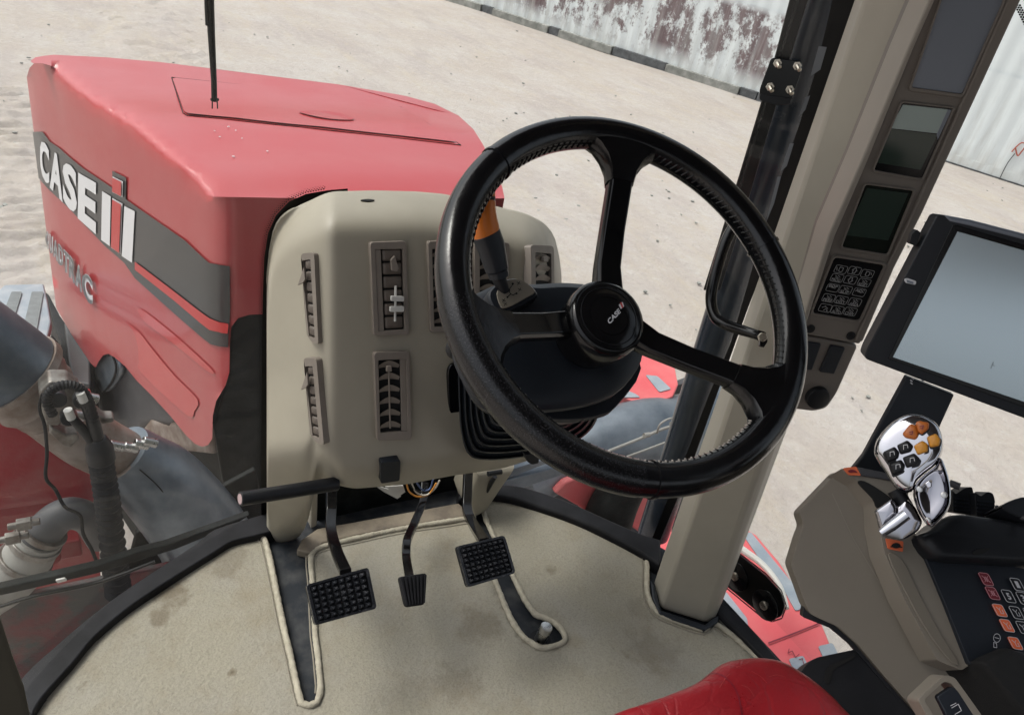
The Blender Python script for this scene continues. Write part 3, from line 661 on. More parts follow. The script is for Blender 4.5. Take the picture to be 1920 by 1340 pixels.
# red front frame
fr = thing('axle_housing', 'dusty red front frame casting below the exhaust pipe', 'frame', tuple(D(1.3)(80, 1000)[0]))
b = MB(); b.pillow([(-160, 760), (0, 762), (60, 780), (112, 826), (180, 880), (185, 985), (110, 930), (-160, 965)], D(1.38), .05, .05, ex=.25); b.build('upper_casting', M['redd'], fr)
b = MB(); b.prism([(-160, 958), (110, 938), (185, 985), (190, 1100), (60, 1110), (-160, 1170)], D(1.36), .06); b.build('side_plate', M['redd'], fr, .01)
b = MB(); b.prism([(100, 1020), (150, 1012), (156, 1042), (106, 1052)], D(1.27), .05); b.build('bracket', M['redd'], fr, .006)
b = MB(); p = D(1.22)(98, 1036)[0]; b.cyl(p, (0, -1, .2), .02, .03); b.build('bolt', M['redd'], fr, .003)
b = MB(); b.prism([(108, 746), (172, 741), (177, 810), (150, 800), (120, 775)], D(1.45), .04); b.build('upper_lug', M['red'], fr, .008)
b = MB(); b.prism([(-60, 1140), (180, 1090), (320, 1060), (470, 1020), (470, 985), (520, 975), (520, 1100), (60, 1310), (-60, 1310)], D(1.0), .02); b.build('lower_plate', M['grime'], fr, .006)
b = MB(); b.prism([(200, 1060), (245, 1040), (255, 1000), (480, 880), (500, 985), (300, 1120), (160, 1180)], D(1.16), .02); b.build('dark_crossmember', M['frame'], fr, .006)
# step platform over the front track, and the track below
sp = thing('step_platform', 'grey steel step platform with slotted grip panels, far left beyond the hood', 'platform', tuple(PZ(-.55)(40, 600)[0]))
Z = PZ(-.5)
b = MB(); b.prism([(8, 533), (82, 531), (90, 566), (96, 602), (82, 662), (60, 690), (-70, 690), (-60, 610), (-20, 560)], Z, .04); b.build('deck', M['step'], sp, .008)
for q in ([(22, 549), (42, 549), (22, 614), (2, 600)], [(60, 549), (82, 549), (66, 640), (40, 632)], [(-8, 600), (14, 612), (6, 650), (-25, 640)]):
    b = MB(); b.prism(rnd(q, 3), shift(Z, .006), .004); b.build('grip_panel', M['stepd'], sp)
tr = thing('rubber_track', 'black rubber front track showing between the grey step and the red hood', 'track', tuple(PZ(-1)(120, 680)[0]))
Z = PZ(-.75)
b = MB(); b.prism([(84, 545), (92, 552), (112, 590), (140, 630), (178, 690), (176, 748), (150, 750), (112, 742), (84, 690), (96, 640), (104, 655), (114, 645), (98, 600)], Z, .25); b.build('track_belt', M['rubber'], tr, .02)
b = MB(); b.prism([(122, 620), (134, 627), (172, 690), (172, 740), (140, 735), (130, 690)], shift(Z, .05), .03); b.build('guard_plate', M['inner'], tr, .01)
for i in range(3):
    b = MB(); b.prism([(88+i*9, 650+i*24), (100+i*9, 640+i*24), (112+i*9, 655+i*24), (100+i*9, 672+i*24)], shift(Z, .04), .06); b.build('track_lug', M['rubber'], tr, .01)
# wiper lying behind the lower glass
w = thing('lower_wiper', 'dirty dark metal wiper linkage lying along the lower left edge of the windscreen', 'wiper', tuple(D(.8)(150, 1100)[0]))
b = MB(); b.prism([(-40, 1112), (100, 1080), (180, 1061), (262, 1034), (310, 1022), (400, 990), (470, 965), (440, 985), (330, 1030), (180, 1076), (60, 1104), (-40, 1126)], D(.82), .02); b.build('linkage_plate', M['frame'], w, .004)
b = MB(); tpx(b, [(-40, 1150, D(.8)), (60, 1118, D(.8)), (180, 1092, D(.8)), (290, 1052, D(.8))], [3, 4, 4, 3], 8); b.build('arm', M['strip'], w)
b = MB(); b.prism(rnd([(104, 1088), (122, 1084), (126, 1088), (108, 1093)], 2), D(.79), .004); b.build('bright_clip', M['clip'], w)
# hanging wiper blade
gb = beyond(glassS, .03)
w = thing('wiper_blade', 'slim black wiper blade hanging over the far red hood, top left', 'wiper', tuple(gb(400, 200)[0]))
b = MB(); tpx(b, [(392, -60, gb), (396, 60, gb), (401, 150, gb), (402, 190, gb)], [8, 7, 5.5, 5.5], 10, sm=False); b.build('blade_frame', M['strip'], w)
b = MB(); tpx(b, [(384, -60, gb), (389, 48, gb)], 4, 8, sm=False); b.build('arm', M['strip'], w)
b = MB(); tpx(b, [(398, 188, gb), (398, 204, gb)], 1.2, 6, sm=False); tpx(b, [(407, 188, gb), (408, 204, gb)], 1.2, 6, sm=False); tpx(b, [(396, 187, gb), (409, 187, gb)], 3, 6, sm=False); b.build('end_clip', M['strip'], w)
# ---- right side exterior, behind the wheel
Zf = PZ(-.35)
rf = thing('right_fender', 'faded red fender with grey grip strips outside the right window', 'fender', tuple(Zf(1440, 1150)[0]))
b = MB(); b.prism([(1380, 985), (1400, 990), (1418, 1001), (1462, 1052), (1512, 1130), (1542, 1168), (1560, 1212), (1600, 1255), (1640, 1320), (1480, 1400), (1230, 1130), (1180, 1000)], Zf, .05); b.build('fender_sheet', M['redf'], rf, .008)
for q in ([(1392, 1002), (1407, 998), (1445, 1045), (1490, 1100), (1512, 1138), (1491, 1146), (1470, 1108), (1430, 1058)], [(1533, 1212), (1560, 1206), (1572, 1230), (1545, 1238)], [(1478, 1236), (1505, 1230), (1516, 1252), (1492, 1266)], [(1346, 1100), (1362, 1112), (1400, 1160), (1402, 1176), (1346, 1120)]):
    b = MB(); b.prism(rnd(q, 4), shift(Zf, .004), .003); b.build('grip_strip', M['step'], rf)
b = MB(); line_px(b, [(1440, 1207), (1480, 1192), (1535, 1170)], 3, shift(Zf, .005)); b.build('panel_seam', M['maroon'], rf)
b = MB(); line_px(b, [(1478, 1218), (1476, 1226), (1484, 1222), (1490, 1234), (1497, 1228)], 1.4, shift(Zf, .005)); line_px(b, [(1497, 1238), (1503, 1236), (1506, 1248)], 1.4, shift(Zf, .005)); b.build('scratches', M['maroon'], rf)
b = MB(); tpx(b, [(1352, 1000, PZ(-.2)), (1392, 1030, PZ(-.2)), (1430, 1058, PZ(-.2)), (1462, 1098, PZ(-.2)), (1476, 1140, PZ(-.2))], [7, 7, 6, 5, 4], 10)
tag(centre(b.build('white_hose', M['clip'])), 'pale curved hose between the black hinge plate and the red fender', 'hose')
ff = thing('front_right_fender', 'red and grey fender edge seen through the steering wheel below the right spoke', 'fender', tuple(PZ(-.3)(1230, 720)[0]))
Zg = PZ(-.3)
b = MB(); b.prism([(1190, 590), (1206, 600), (1235, 632), (1262, 668), (1272, 720), (1262, 742), (1240, 752), (1215, 760), (1160, 742), (1130, 700)], Zg, .04); b.build('fender_sheet', M['redf'], ff, .006)
for q in ([(1188, 592), (1200, 600), (1236, 650), (1252, 678), (1225, 668), (1190, 630)], [(1210, 704), (1232, 706), (1258, 730), (1236, 736)], [(1170, 730), (1192, 740), (1200, 746), (1168, 746)]):
    b = MB(); b.prism(rnd(q, 3), shift(Zg, .004), .003); b.build('grip_strip', M['step'], ff)
ap = thing('air_intake_pipe', 'wide blue grey air pipe with thin lines on it behind the steering wheel', 'pipe', tuple(D(1.1)(1180, 830)[0]))
Dp = PY(1.15)
b = MB(); tpx(b, [(1360, 770, PY(1.25)), (1290, 800, PY(1.2)), (1210, 812, Dp), (1130, 830, Dp), (1060, 860, Dp), (980, 900, Dp)], [62, 64, 66, 62, 56, 52], 28); b.build('pipe_body', M['bluesteel'], ap)
b = MB(); tpx(b, [(1140, 846, PY(.98)), (1200, 822, PY(.98)), (1238, 806, PY(.98)), (1262, 798, PY(.98))], 3, 8); tpx(b, [(1170, 858, PY(.98)), (1230, 836, PY(.98)), (1285, 814, PY(.98))], 2.2, 8); tpx(b, [(1232, 812, PY(.97)), (1238, 795, PY(.97)), (1258, 784, PY(.97)), (1280, 786, PY(.97))], 2, 8); b.build('brake_line', M['greyhose'], ap)
for x, y in ((1212, 817), (1262, 796), (1280, 786), (1284, 812)):
    b = MB(); p = PY(.97)(x, y)[0]; b.tube([p-V((.012, 0, -.004)), p+V((.012, 0, .004))], .009, 10); b.build('fitting', M['greyhose'], ap)
lf = thing('frame_rails', 'dark blue grey frame rails and red casting low behind the windscreen', 'frame', tuple(PY(1.2)(1050, 900)[0]))
b = MB(); b.prism([(880, 870), (1330, 700), (1330, 1060), (880, 960)], PY(1.45), .03); b.build('dark_backing', M['inner'], lf)
for q in ([(930, 905), (1100, 862), (1110, 872), (950, 925)], [(925, 890), (1040, 855), (1046, 862), (930, 905)]):
    b = MB(); b.prism(q, PY(.98), .03); b.build('rail', M['bluesteel'], lf, .004)
b = MB(); b.prism([(1040, 925), (1060, 905), (1090, 893), (1115, 905), (1150, 940), (1120, 975), (1085, 950)], PY(1.02), .03); b.build('casting', M['redf'], lf, .01)
b = MB(); b.prism([(1180, 985), (1200, 930), (1225, 920), (1262, 950), (1262, 1020), (1215, 1010)], PY(.9), .03); b.build('casting', M['redf'], lf, .01)
b = MB(); tpx(b, [(1190, 880, PY(.95)), (1165, 920, PY(.95)), (1145, 960, PY(.95)), (1130, 1010, PY(.95))], [38, 42, 46, 48], 20); b.build('hose', M['frame'], lf)

# ================================================================= WINDSCREEN
ws = thing('windscreen', 'curved dusty windscreen around the dashboard with black printed border', 'windscreen', (.08, .7, 0))
b = MB(); rings = []
gp = [V((x, y, 0)) for x, y in GL]
b.loft([[V((p.x, p.y, .02)) for p in gp], [V((p.x, p.y, 1.86)) for p in gp]], cap=False, closed=False); b.build('pane', M['glass'], ws)
fr1 = shift(glassS, .004)
blk = [(483, 1010), (488, 980), (489, 700), (490, 560), (493, 480), (500, 435), (515, 402), (540, 376), (572, 362), (614, 355), (650, 352), (650, 366), (614, 367), (580, 374), (550, 388), (528, 412), (512, 442), (505, 480), (502, 560), (501, 1010)]
drape('printed_border', blk, fr1, M['strip'], ws, 16)
b = MB(); k = 0
def dots(mb, path, step, rad, surf, rows):
    pts = []
    for (ax, ay), (bx, by) in zip(path, path[1:]):
        L = math.hypot(bx-ax, by-ay); m = max(1, int(L/step)); nx, ny = -(by-ay)/L, (bx-ax)/L
        for i in range(m):
            for j, rr in enumerate(rows):
                u = (i+(.5 if j % 2 else 0))/m; x = ax+(bx-ax)*u+nx*rr[0]; y = ay+(by-ay)*u+ny*rr[0]
                q = [surf(x+rad*rr[1]*math.cos(a*math.pi/3), y+rad*rr[1]*math.sin(a*math.pi/3))[0] for a in range(6)]
                mb.add(q, [(0, 1, 2, 3, 4, 5)])
dots(b, [(489, 940), (488, 700), (489, 560), (492, 480), (499, 434), (514, 400), (539, 374), (571, 360), (610, 353)], 4.6, 1.5, fr1, [(-1, 1.1), (-4, .8), (-7, .5)])
b.build('dotted_border', M['strip'], ws, smooth=False)
# black rubber bottom seal, following the glass
sealL = smooth_px([(20, 1300), (47, 1262), (101, 1212), (168, 1155), (235, 1105), (302, 1061), (369, 1017), (403, 991), (483, 966), (540, 950)], 3)
inL = smooth_px([(60, 1340), (80, 1305), (134, 1245), (178, 1192), (235, 1143), (285, 1108), (336, 1075), (399, 1036), (436, 1014), (483, 1002), (545, 985)], 3)
fl = PZ(.03)
b = MB(); b.prism(sealL+inL[::-1], fl, .05); b.build('lower_seal', M['rubber'], ws, .008)
sealR = smooth_px([(860, 900), (924, 905), (980, 911), (1061, 937), (1142, 973), (1198, 997), (1218, 1004), (1240, 1010)], 3)
inR = smooth_px([(860, 935), (908, 928), (960, 934), (1021, 953), (1081, 974), (1142, 1002), (1202, 1035), (1240, 1060)], 3)
b = MB(); b.prism(sealR+inR[::-1], fl, .05); b.build('lower_seal', M['rubber'], ws, .008)
# right vertical printed band and outer post beyond it
band = [(1575, -60), (1614, -60), (1604, 0), (1458, 436), (1402, 580), (1304, 853), (1235, 1020), (1222, 1010), (1246, 950), (1290, 843), (1330, 738), (1371, 640), (1400, 540), (1434, 420), (1500, 230), (1530, 130)]
drape('printed_border', rnd(band, 5), fr1, M['strip'], ws, 24)
b = MB(); dots(b, [(1420, 470), (1434, 420), (1500, 230), (1530, 130), (1572, 0)], 5, 1.8, fr1, [(1, 1.1), (5, .85), (9, .55)]); b.build('dotted_border', M['strip'], ws, smooth=False)
bp = beyond(glassS, .10)
op = thing('outer_post', 'dark blue glossy cab corner post outside the windscreen', 'post', tuple(bp(1300, 900)[0]))
b = MB(); _a, _c = bp(1540, 0)[0], bp(1225, 1000)[0]; _a = _a+(_a-_c)*.12; b.tube([_a, _c], [.036, .040], 32, sm=False); b.build('post_tube', M['post'], op)
_g = glassS(1440, 250)[0]; SPL = pl(_g+ray(1440, 250).normalized()*.03, (CAM-_g)*V((1, 1, 0)))
b = MB(); b.prism([(1499, -60), (1534, -60), (1515, 0), (1481, 111), (1440, 250), (1397, 396), (1350, 545), (1318, 545), (1350, 443), (1385, 330), (1424, 201), (1453, 104), (1480, 0)], SPL, .02); b.build('rubber_strip', M['strip'], op, .003)
b = MB(); b.prism([(1508, -60), (1513, -60), (1499, 0), (1463, 111), (1421, 250), (1377, 396), (1372, 396), (1416, 250), (1458, 111), (1494, 0)], shift(SPL, .001), .003); b.build('strip_edge', M['gloss'], op)
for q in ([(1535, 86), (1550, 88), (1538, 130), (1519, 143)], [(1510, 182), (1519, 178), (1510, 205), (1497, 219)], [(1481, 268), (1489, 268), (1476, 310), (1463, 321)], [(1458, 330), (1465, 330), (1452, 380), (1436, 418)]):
    drape('gap_light_patch', q, shift(glassS, .0065), M['keygrey0'], ws, 0)  # patches laid over the border; the brightness behind it is painted in grey
# bracket with four bolts
hb = thing('hinge_plate', 'small black bracket plate with four bolts on the windscreen edge', 'bracket', tuple(glassS(1465, 185)[0]))
hp = pl(glassS(1465, 150)[0]+V((-.01, -.02, 0)), (-.75, -.6, .1))
b = MB(); b.prism(rnd([(1446, 108), (1503, 115), (1504, 128), (1484, 190), (1424, 182), (1424, 168)], 7), hp, .008); b.build('plate', M['gloss'], hb, .0015)
b = MB(); b.prism(rnd([(1424, 176), (1484, 184), (1482, 196), (1456, 198), (1424, 188)], 4), shift(hp, .003), .012); b.build('lower_lip', M['blk'], hb, .0015)
for x, y in ((1458, 119), (1495, 124), (1444, 163), (1481, 168)):
    b = MB(); p, n = hp(x, y); b.cyl(p, n, .0075, .006, 6); b.cyl(p+n*.006, n+V((.5, 0, -.3)), .004, .014, 12, bev=.001); b.build('bolt', M['zinc'], hb, .0008)

# ================================================================= CAB FLOOR, MAT
fs = PZ(0.0)
b = MB(); gq = [V((x*.98, y-.01, -.004)) for x, y in GL]
b.poly([V((-.66, -1.2, -.004))]+[V((-.66, .3, -.004))]+gq+[V((.80, -1.2, -.004))], V((0, 0, 1)), .05)
o = b.build('cab_floor', M['metalfloor']); struct(o)
stains = [(fs(x, y)[0], r, d) for x, y, r, d in [(270, 1128, .010, .9), (322, 1118, .035, .5), (342, 1169, .010, .9), (300, 1162, .028, .45), (205, 1206, .007, .9), (190, 1200, .004, .8), (154, 1298, .014, .8), (436, 1266, .012, .7), (420, 1060, .05, .3), (1013, 1082, .014, .75), (1030, 1075, .02, .4), (1222, 1223, .06, .25), (1200, 1150, .035, .18), (680, 1265, .006, .4), (845, 1262, .012, .6), (900, 1180, .05, .3), (860, 1290, .05, .25), (1170, 1235, .012, .4)]]
M['carpet'] = carpet('beige_carpet', stains)
M['bind'] = mat('carpet_binding', (.40, .365, .29), .95, bs=300, bd=1.0, var=-.25, vs=60, spec=.1, bs2=90)
mt = thing('floor_mat', 'stained beige carpet mat with bound edges covering the cab floor', 'floor mat', (.1, .2, .01))
left_edge = smooth_px([(483, 1001), (496, 1011), (503, 1035), (510, 1065), (523, 1132), (533, 1180), (544, 1226), (560, 1300), (566, 1318)], 3)
slotL = left_edge+[(580, 1322), (594, 1317), (600, 1300), (601, 1285), (596, 1230), (591, 1192), (588, 1130), (586, 1091), (583, 1060), (583, 1042)]
topC = smooth_px([(583, 1042), (593, 1029), (620, 1020), (662, 1010), (763, 989), (867, 973), (890, 968)], 3)[1:]
slotR = smooth_px([(890, 968), (908, 1030), (920, 1065), (932, 1098), (956, 1155), (976, 1187), (995, 1203), (1017, 1214), (1049, 1207), (1060, 1195), (1045, 1171), (1022, 1158), (1004, 1151), (984, 1124), (964, 1084), (940, 1035), (920, 993), (910, 970), (905, 945), (912, 928)], 3)[1:]
rightTop = smooth_px([(912, 928), (960, 931), (1021, 951), (1081, 971), (1142, 999), (1202, 1032), (1213, 1052), (1213, 1090), (1216, 1118), (1232, 1148), (1270, 1165), (1319, 1180), (1345, 1170), (1424, 1237), (1480, 1300), (1560, 1400)], 3)[1:]
leftc = smooth_px([(-60, 1480), (30, 1385), (80, 1305), (134, 1243), (178, 1190), (235, 1141), (285, 1106), (336, 1073), (399, 1033), (436, 1011), (465, 1001), (483, 1001)], 3)[:-1]
matpx = leftc+slotL+topC+slotR+rightTop+[(1700, 1600), (-60, 1600)]
def matS(px, py):
    p, n = PZ(.012)(px, py); z = .0035*noise.noise(p*7)+.0006*noise.noise(p*18); return V((p.x, p.y, .012+z)), n
drape('carpet', matpx, matS, M['carpet'], mt, 13, .008)
def bind(path, closed=False):
    P = []; 
    for i, (x, y) in enumerate(path): q_ = PZ(.014)(x, y)[0]; P.append(q_)
    # resample and roughen
    out = []
    for a, c in zip(P, P[1:]):
        m = max(1, int((c-a).length/.004))
        for i in range(m): out.append(a+(c-a)*i/m)
    out.append(P[-1]); R = []
    for i, p in enumerate(out):
        out[i] = p+V((random.uniform(-1, 1), random.uniform(-1, 1), random.uniform(-.5, .8)))*.0003
        R.append(.0060+.0010*noise.noise(p*60)+random.uniform(-.0004, .0005))
    b = MB(); b.tube(out, R, 8, sm=False)
    # loose pile standing off the edge
    for i, p in enumerate(out):
        for _ in range(0):
            a = random.uniform(0, 6.283); d = V((math.cos(a), math.sin(a), random.uniform(.1, .9))).normalized(); L = random.uniform(.0075, .0098); s = d.cross(V((0, 0, 1))).normalized()*.0005
            q = p+V((0, 0, .001)); b.add([q-s, q+s, q+d*L], [(0, 1, 2)])
    b.build('edge_binding', M['bind'], mt, ang=180)
bind(leftc[3:]+slotL); bind(topC[:1]+topC); bind(slotL[-1:]+topC[:2]); bind(slotR); bind([slotR[-1]]+rightTop[:-4])
b = MB()
for off, pth in ((7, leftc[3:]),):
    pass
# stitch groove just inside the binding on the big lobes
g = MB()
def inset(path, d):
    out = []
    for i in range(len(path)):
        a = path[max(i-1, 0)]; c = path[min(i+1, len(path)-1)]; L = math.hypot(c[0]-a[0], c[1]-a[1]) or 1
        out.append((path[i][0]-(c[1]-a[1])/L*d, path[i][1]+(c[0]-a[0])/L*d))
    return out
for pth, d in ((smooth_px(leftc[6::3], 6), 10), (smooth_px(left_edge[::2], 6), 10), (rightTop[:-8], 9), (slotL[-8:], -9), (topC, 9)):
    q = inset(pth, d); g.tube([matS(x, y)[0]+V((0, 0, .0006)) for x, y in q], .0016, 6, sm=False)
g.build('stitch_groove', mat('stitch_dark_brown', (.19, .17, .135), .95), mt)  # darker brown tube laid along the stitch line
# bolt standing in the slot
bo = thing('floor_bolt', 'round steel pin standing in the carpet slot right of the pedals', 'bolt', tuple(fs(1024, 1195)[0]))
p = fs(1012, 1200)[0]; b = MB(); b.cyl(p, (.10, -.05, 1), .0125, .045, 24, bev=.002); b.build('shank', M['steel'], bo)
b = MB(); b.cyl(p, (0, 0, 1), .022, .004, 24); b.build('rubber_washer', M['rubber'], bo)
# beige lip under the front glass
b = MB(); b.prism([(556, 1030), (566, 1010), (595, 990), (860, 942), (880, 960), (866, 968), (760, 984), (660, 1004), (606, 1017), (582, 1036)], PZ(.02), .02); 
tag(centre(b.build('floor_lip', mat('dirty_beige', (.20, .165, .12), .7, bs=200, bd=.3, alt=(.10, .08, .06), vs=12), bevel=.004)), 'grimy beige lip between the carpet and the glass behind the pedals', 'trim')
# door post trim, lower left
dp = at(20, 1290, .9)
b = MB(); b.prism([(-60, 1060), (4, 1150), (30, 1230), (52, 1290), (80, 1420), (-60, 1420)], pl(dp, (.3, -.6, .3)), .04)
tag(centre(b.build('door_post', mat('olive_trim', (.055, .047, .03), .7, bs=900, bd=.3), bevel=.008)), 'dark olive door post at the bottom left corner beside the carpet', 'post')

# ================================================================= DASHBOARD
TOPL = [(497, 560), (499, 500), (503, 455), (512, 425), (530, 402), (556, 385), (585, 372), (606, 362), (622, 357), (700, 355), (780, 357), (835, 362), (930, 385), (985, 398), (1020, 415), (1042, 440), (1053, 480), (1056, 540)]
BOTL = [(497, 985), (503, 1012), (512, 1030), (520, 1037), (545, 1021), (568, 1002), (580, 980), (586, 940), (594, 898), (605, 898), (630, 911), (665, 918), (760, 910), (850, 893), (940, 880), (1000, 862), (1040, 800), (1056, 700)]
def interp(L, x):
    if x <= L[0][0]: return L[0][1]
    for (a, b_), (c, d) in zip(L, L[1:]):
        if x <= c: return b_+(d-b_)*(x-a)/(c-a)
    return L[-1][1]
def conY(px, py):
    tp, bt = interp(TOPL, px), interp(BOTL, px)
    y = .55-.12*(py-455)/367
    dt = py-max(tp, 357); wt = 85
    if dt < wt: y += .10*((wt-dt)/wt)**2.2
    db = bt-py
    if db < 45: y += .05*((45-db)/45)**2
    if px < 622: y += (.70-.56)*((622-px)/124)**1.25*(1-.25*max(0, (py-700))/230)
    if px < 640: k_ = min(1, max(0, (py-830)/200)); y += .20*k_*k_*(3-2*k_)*min(1, (640-px)/45)
    if px > 985: y += .09*((px-985)/71)**2
    return min(y, .705)
def conS(px, py):
    p = PY(conY(px, py))(px, py)[0]; e = 6
    a = PY(conY(px+e, py))(px+e, py)[0]-p; c = PY(conY(px, py+e))(px, py+e)[0]-p
    n = a.cross(c).normalized()
    if n.dot(CAM-p) < 0: n = -n
    return p, n
dash = thing('dashboard', 'rounded beige dashboard console with narrow upright air vents', 'dashboard', (.05, .6, 0))
cols = 75; rows = 70; v = []; f = []
for i in range(cols+1):
    px = 497+(1056-497)*i/cols; t0, b0 = interp(TOPL, px), interp(BOTL, px)
    for j in range(rows+1):
        w = j/rows; w = w*.6+.4*(.5-.5*math.cos(math.pi*w)); v.append(conS(px, t0+(b0-t0)*w)[0])
for i in range(cols):
    for j in range(rows): k = i*(rows+1)+j; f.append((k, k+1, k+rows+2, k+rows+1))
b = MB(); b.add(v, f); sh = b.build('shell', M['beige'], dash, ang=180)
s = sh.modifiers.new('smooth', 'SMOOTH'); s.iterations = 6; s.factor = .5
s = sh.modifiers.new('thickness', 'SOLIDIFY'); s.thickness = .006; s.offset = -1
b = MB(); P6 = PY(.60)
#X b.pillow(smooth_px([(498, 860), (590, 860), (588, 960), (581, 985), (566, 1002), (540, 1022), (519, 1037), (508, 1024), (500, 990), (497, 930)], 3), pl(PY(.56)(540, 950)[0], (-.35, -1, .05)), .045, .05, ex=.28); b.build('left_leg', M['beige'], dash)
b = MB(); b.pillow([(885, 870), (960, 862), (930, 905), (900, 950), (880, 960), (868, 925)], PY(.60), .03, .05, ex=.25); b.build('right_leg', M['beige'], dash)
b = MB(); b.prism([(583, 905), (597, 905), (595, 985), (583, 992)], PY(.66), .03); b.build('leg_flange', M['pillar'], dash, .004)
b = MB(); b.prism([(590, 880), (900, 870), (880, 955), (595, 1005)], PY(.69), .004); b.build('dark_back', M['frame'], dash)
b = MB(); b.prism(smooth_px([(676, 377), (690, 375), (702, 377), (690, 379)], 3, True), shift(conS, .002), .003); b.build('sensor_slit', M['hole'], dash)
def ringf(mb, outer, inner, surf, th, off):
    n = len(outer); q = [surf(*p) for p in outer]; r = [surf(*p) for p in inner]; nn = q[0][1]
    O = [a+nn*off for a, _ in q]; I = [a+nn*off for a, _ in r]; v = O+I+[p-nn*th for p in O]+[p-nn*th for p in I]; f = []
    for i in range(n):
        j = (i+1) % n; f += [(i, j, n+j, n+i), (i, 2*n+i, 2*n+j, j), (n+i, n+j, 3*n+j, 3*n+i)]
    mb.add(v, f); return mb
def lerp4(q, u, w):
    return tuple((q[0][k]*(1-u)+q[1][k]*u)*(1-w)+(q[3][k]*(1-u)+q[2][k]*u)*w for k in (0, 1))
def vent(outer, inner, n, kind, gl, gr, side=None, closed=False):
    S = fitplane(conS, [outer[0], outer[1], outer[2]])
    base = max((conS(*p)[0]-S(*p)[0]).dot(S.n) for p in outer+[lerp4(outer, .5, .5)]); S = shift(S, base); nn = S(*outer[0])[1]
    vt = thing_part('vent', dash)
    b = MB(); ringf(b, rnd(outer, 7), rnd(inner, 2.2, 4), S, .016, .008); f_ = b.build('frame', M['vent'], dash, .0012); f_['label'] = 'taupe vent frame'
    b = MB(); b.prism(inner, S, .002, .0015); b.build('recess', M['hole'], f_)
    for i in range(n):
        w0 = (i+.12)/n; w1 = (i+.88)/n
        if kind == 'blade':     # thin curved louvre seen edge-on
            m = 8; top = []; bot = []
            for k_ in range(m+1):
                u = gl+(gr-gl)*k_/m; bow = .35*math.sin(math.pi*k_/m)/n
                a = S(*lerp4(inner, u, w0+.30/n-bow))[0]; c = S(*lerp4(inner, u, w0+.62/n-bow*.3))[0]
                top.append(a+nn*.0075); bot.append(c+nn*.0025)
            b = MB(); b.loft([top, bot, [p-nn*.0012 for p in bot], [p-nn*.0012-(top[0]-bot[0])*.04 for p in top]], cap=False, closed=False); b.build('louvre', M['vent'], f_)
        else:                   # broad closed louvre lying flat
            b = MB(); q = [lerp4(inner, gl, w0-.1/n), lerp4(inner, gr, w0-.1/n), lerp4(inner, gr, w1), lerp4(inner, gl, w1)]
            b.pillow(rnd(q, 4), shift(S, .003), .004, .002, 4, .35); b.build('louvre', M['ventd'], f_)
    if side:
        q = [lerp4(inner, side[0], .0), lerp4(inner, side[1], .0), lerp4(inner, side[1], 1), lerp4(inner, side[0], 1)]
        b = MB(); b.prism(q, S, .004, .0065); b.build('side_bar', M['vent'], f_, .001)
    return S, nn, f_
def thing_part(*a): return None
vS, vn, vf = vent([(690, 453), (757, 451), (763, 626), (697, 628)], [(699, 467), (751, 466), (755, 616), (706, 619)], 6, 'flat', .28, .96, (0, .22))
b = MB(); sS = shift(vS, .011); tpx(b, [(736, 534, sS), (735, 600, sS)], 2.4, 8, sm=False); b.build('clip_stem', M['clip'], vf)
for q in ([(726, 552), (750, 553), (750, 563), (726, 562)], [(724, 572), (750, 571), (750, 582), (724, 582)]):
    b = MB(); b.prism(rnd(q, 3), shift(vS, .016), .006); b.build('clip_bar', M['clip'], vf, .001)
b = MB(); b.prism([(727, 486), (734, 478), (742, 502), (738, 508), (729, 506)], shift(vS, .012), .006); b.build('thumb_tab', M['vent'], vf, .001)
vS, vn, vf = vent([(697, 658), (763, 656), (768, 821), (703, 823)], [(705, 673), (757, 671), (760, 805), (709, 808)], 6, 'blade', .03, .76, (.80, 1))
b = MB(); sS = shift(vS, .006); tpx(b, [(725, 690, sS), (728, 800, sS)], 1.6, 6, sm=False); b.build('link_rod', M['vent'], vf)
b = MB(); b.prism(rnd([(719, 683), (728, 682), (729, 693), (719, 694)], 2), shift(vS, .012), .006); b.build('thumb_tab', M['vent'], vf, .001)
vS, vn, vf = vent([(798, 451), (864, 450), (868, 620), (803, 622)], [(806, 466), (858, 466), (861, 610), (810, 611)], 7, 'blade', .02, .98)
vent([(885, 453), (951, 454), (948, 560), (886, 560)], [(895, 470), (930, 470), (930, 550), (895, 550)], 4, 'blade', .02, .98)
vS, vn, vf = vent([(981, 459), (1025, 461), (1028, 600), (984, 600)], [(990, 474), (1020, 476), (1021, 590), (992, 590)], 6, 'blade', .04, .96)
b = MB(); b.prism(rnd([(1002, 481), (1011, 482), (1011, 492), (1002, 491)], 2), shift(vS, .012), .006); b.build('thumb_tab', M['vent'], vf, .001)
for o_, i_ in (([(572, 475), (597, 473), (605, 646), (588, 637)], [(575, 488), (590, 486), (598, 634), (583, 627)]), ([(580, 668), (604, 669), (618, 832), (598, 822)], [(583, 684), (597, 684), (609, 818), (592, 811)])):
    vS, vn, vf = vent(o_, i_, 7, 'flat', .2, .96)
    c = lerp4(i_, .2, .27); b = MB(); b.prism([(c[0]+4, c[1]-26), (c[0]+6, c[1]-2), (c[0]+2, c[1]+4), (c[0]-8, c[1]+8)], shift(vS, .015), .004); b.build('thumb_tab', M['vent'], vf, .0008)
# socket cover
b = MB(); S = fitplane(conS, [(709, 856), (746, 854), (743, 893)]); b.prism(rnd([(709, 857), (746, 853), (744, 891), (709, 896)], 4), shift(S, .014), .02); b.build('socket_cover', M['blu'], dash, .0025)
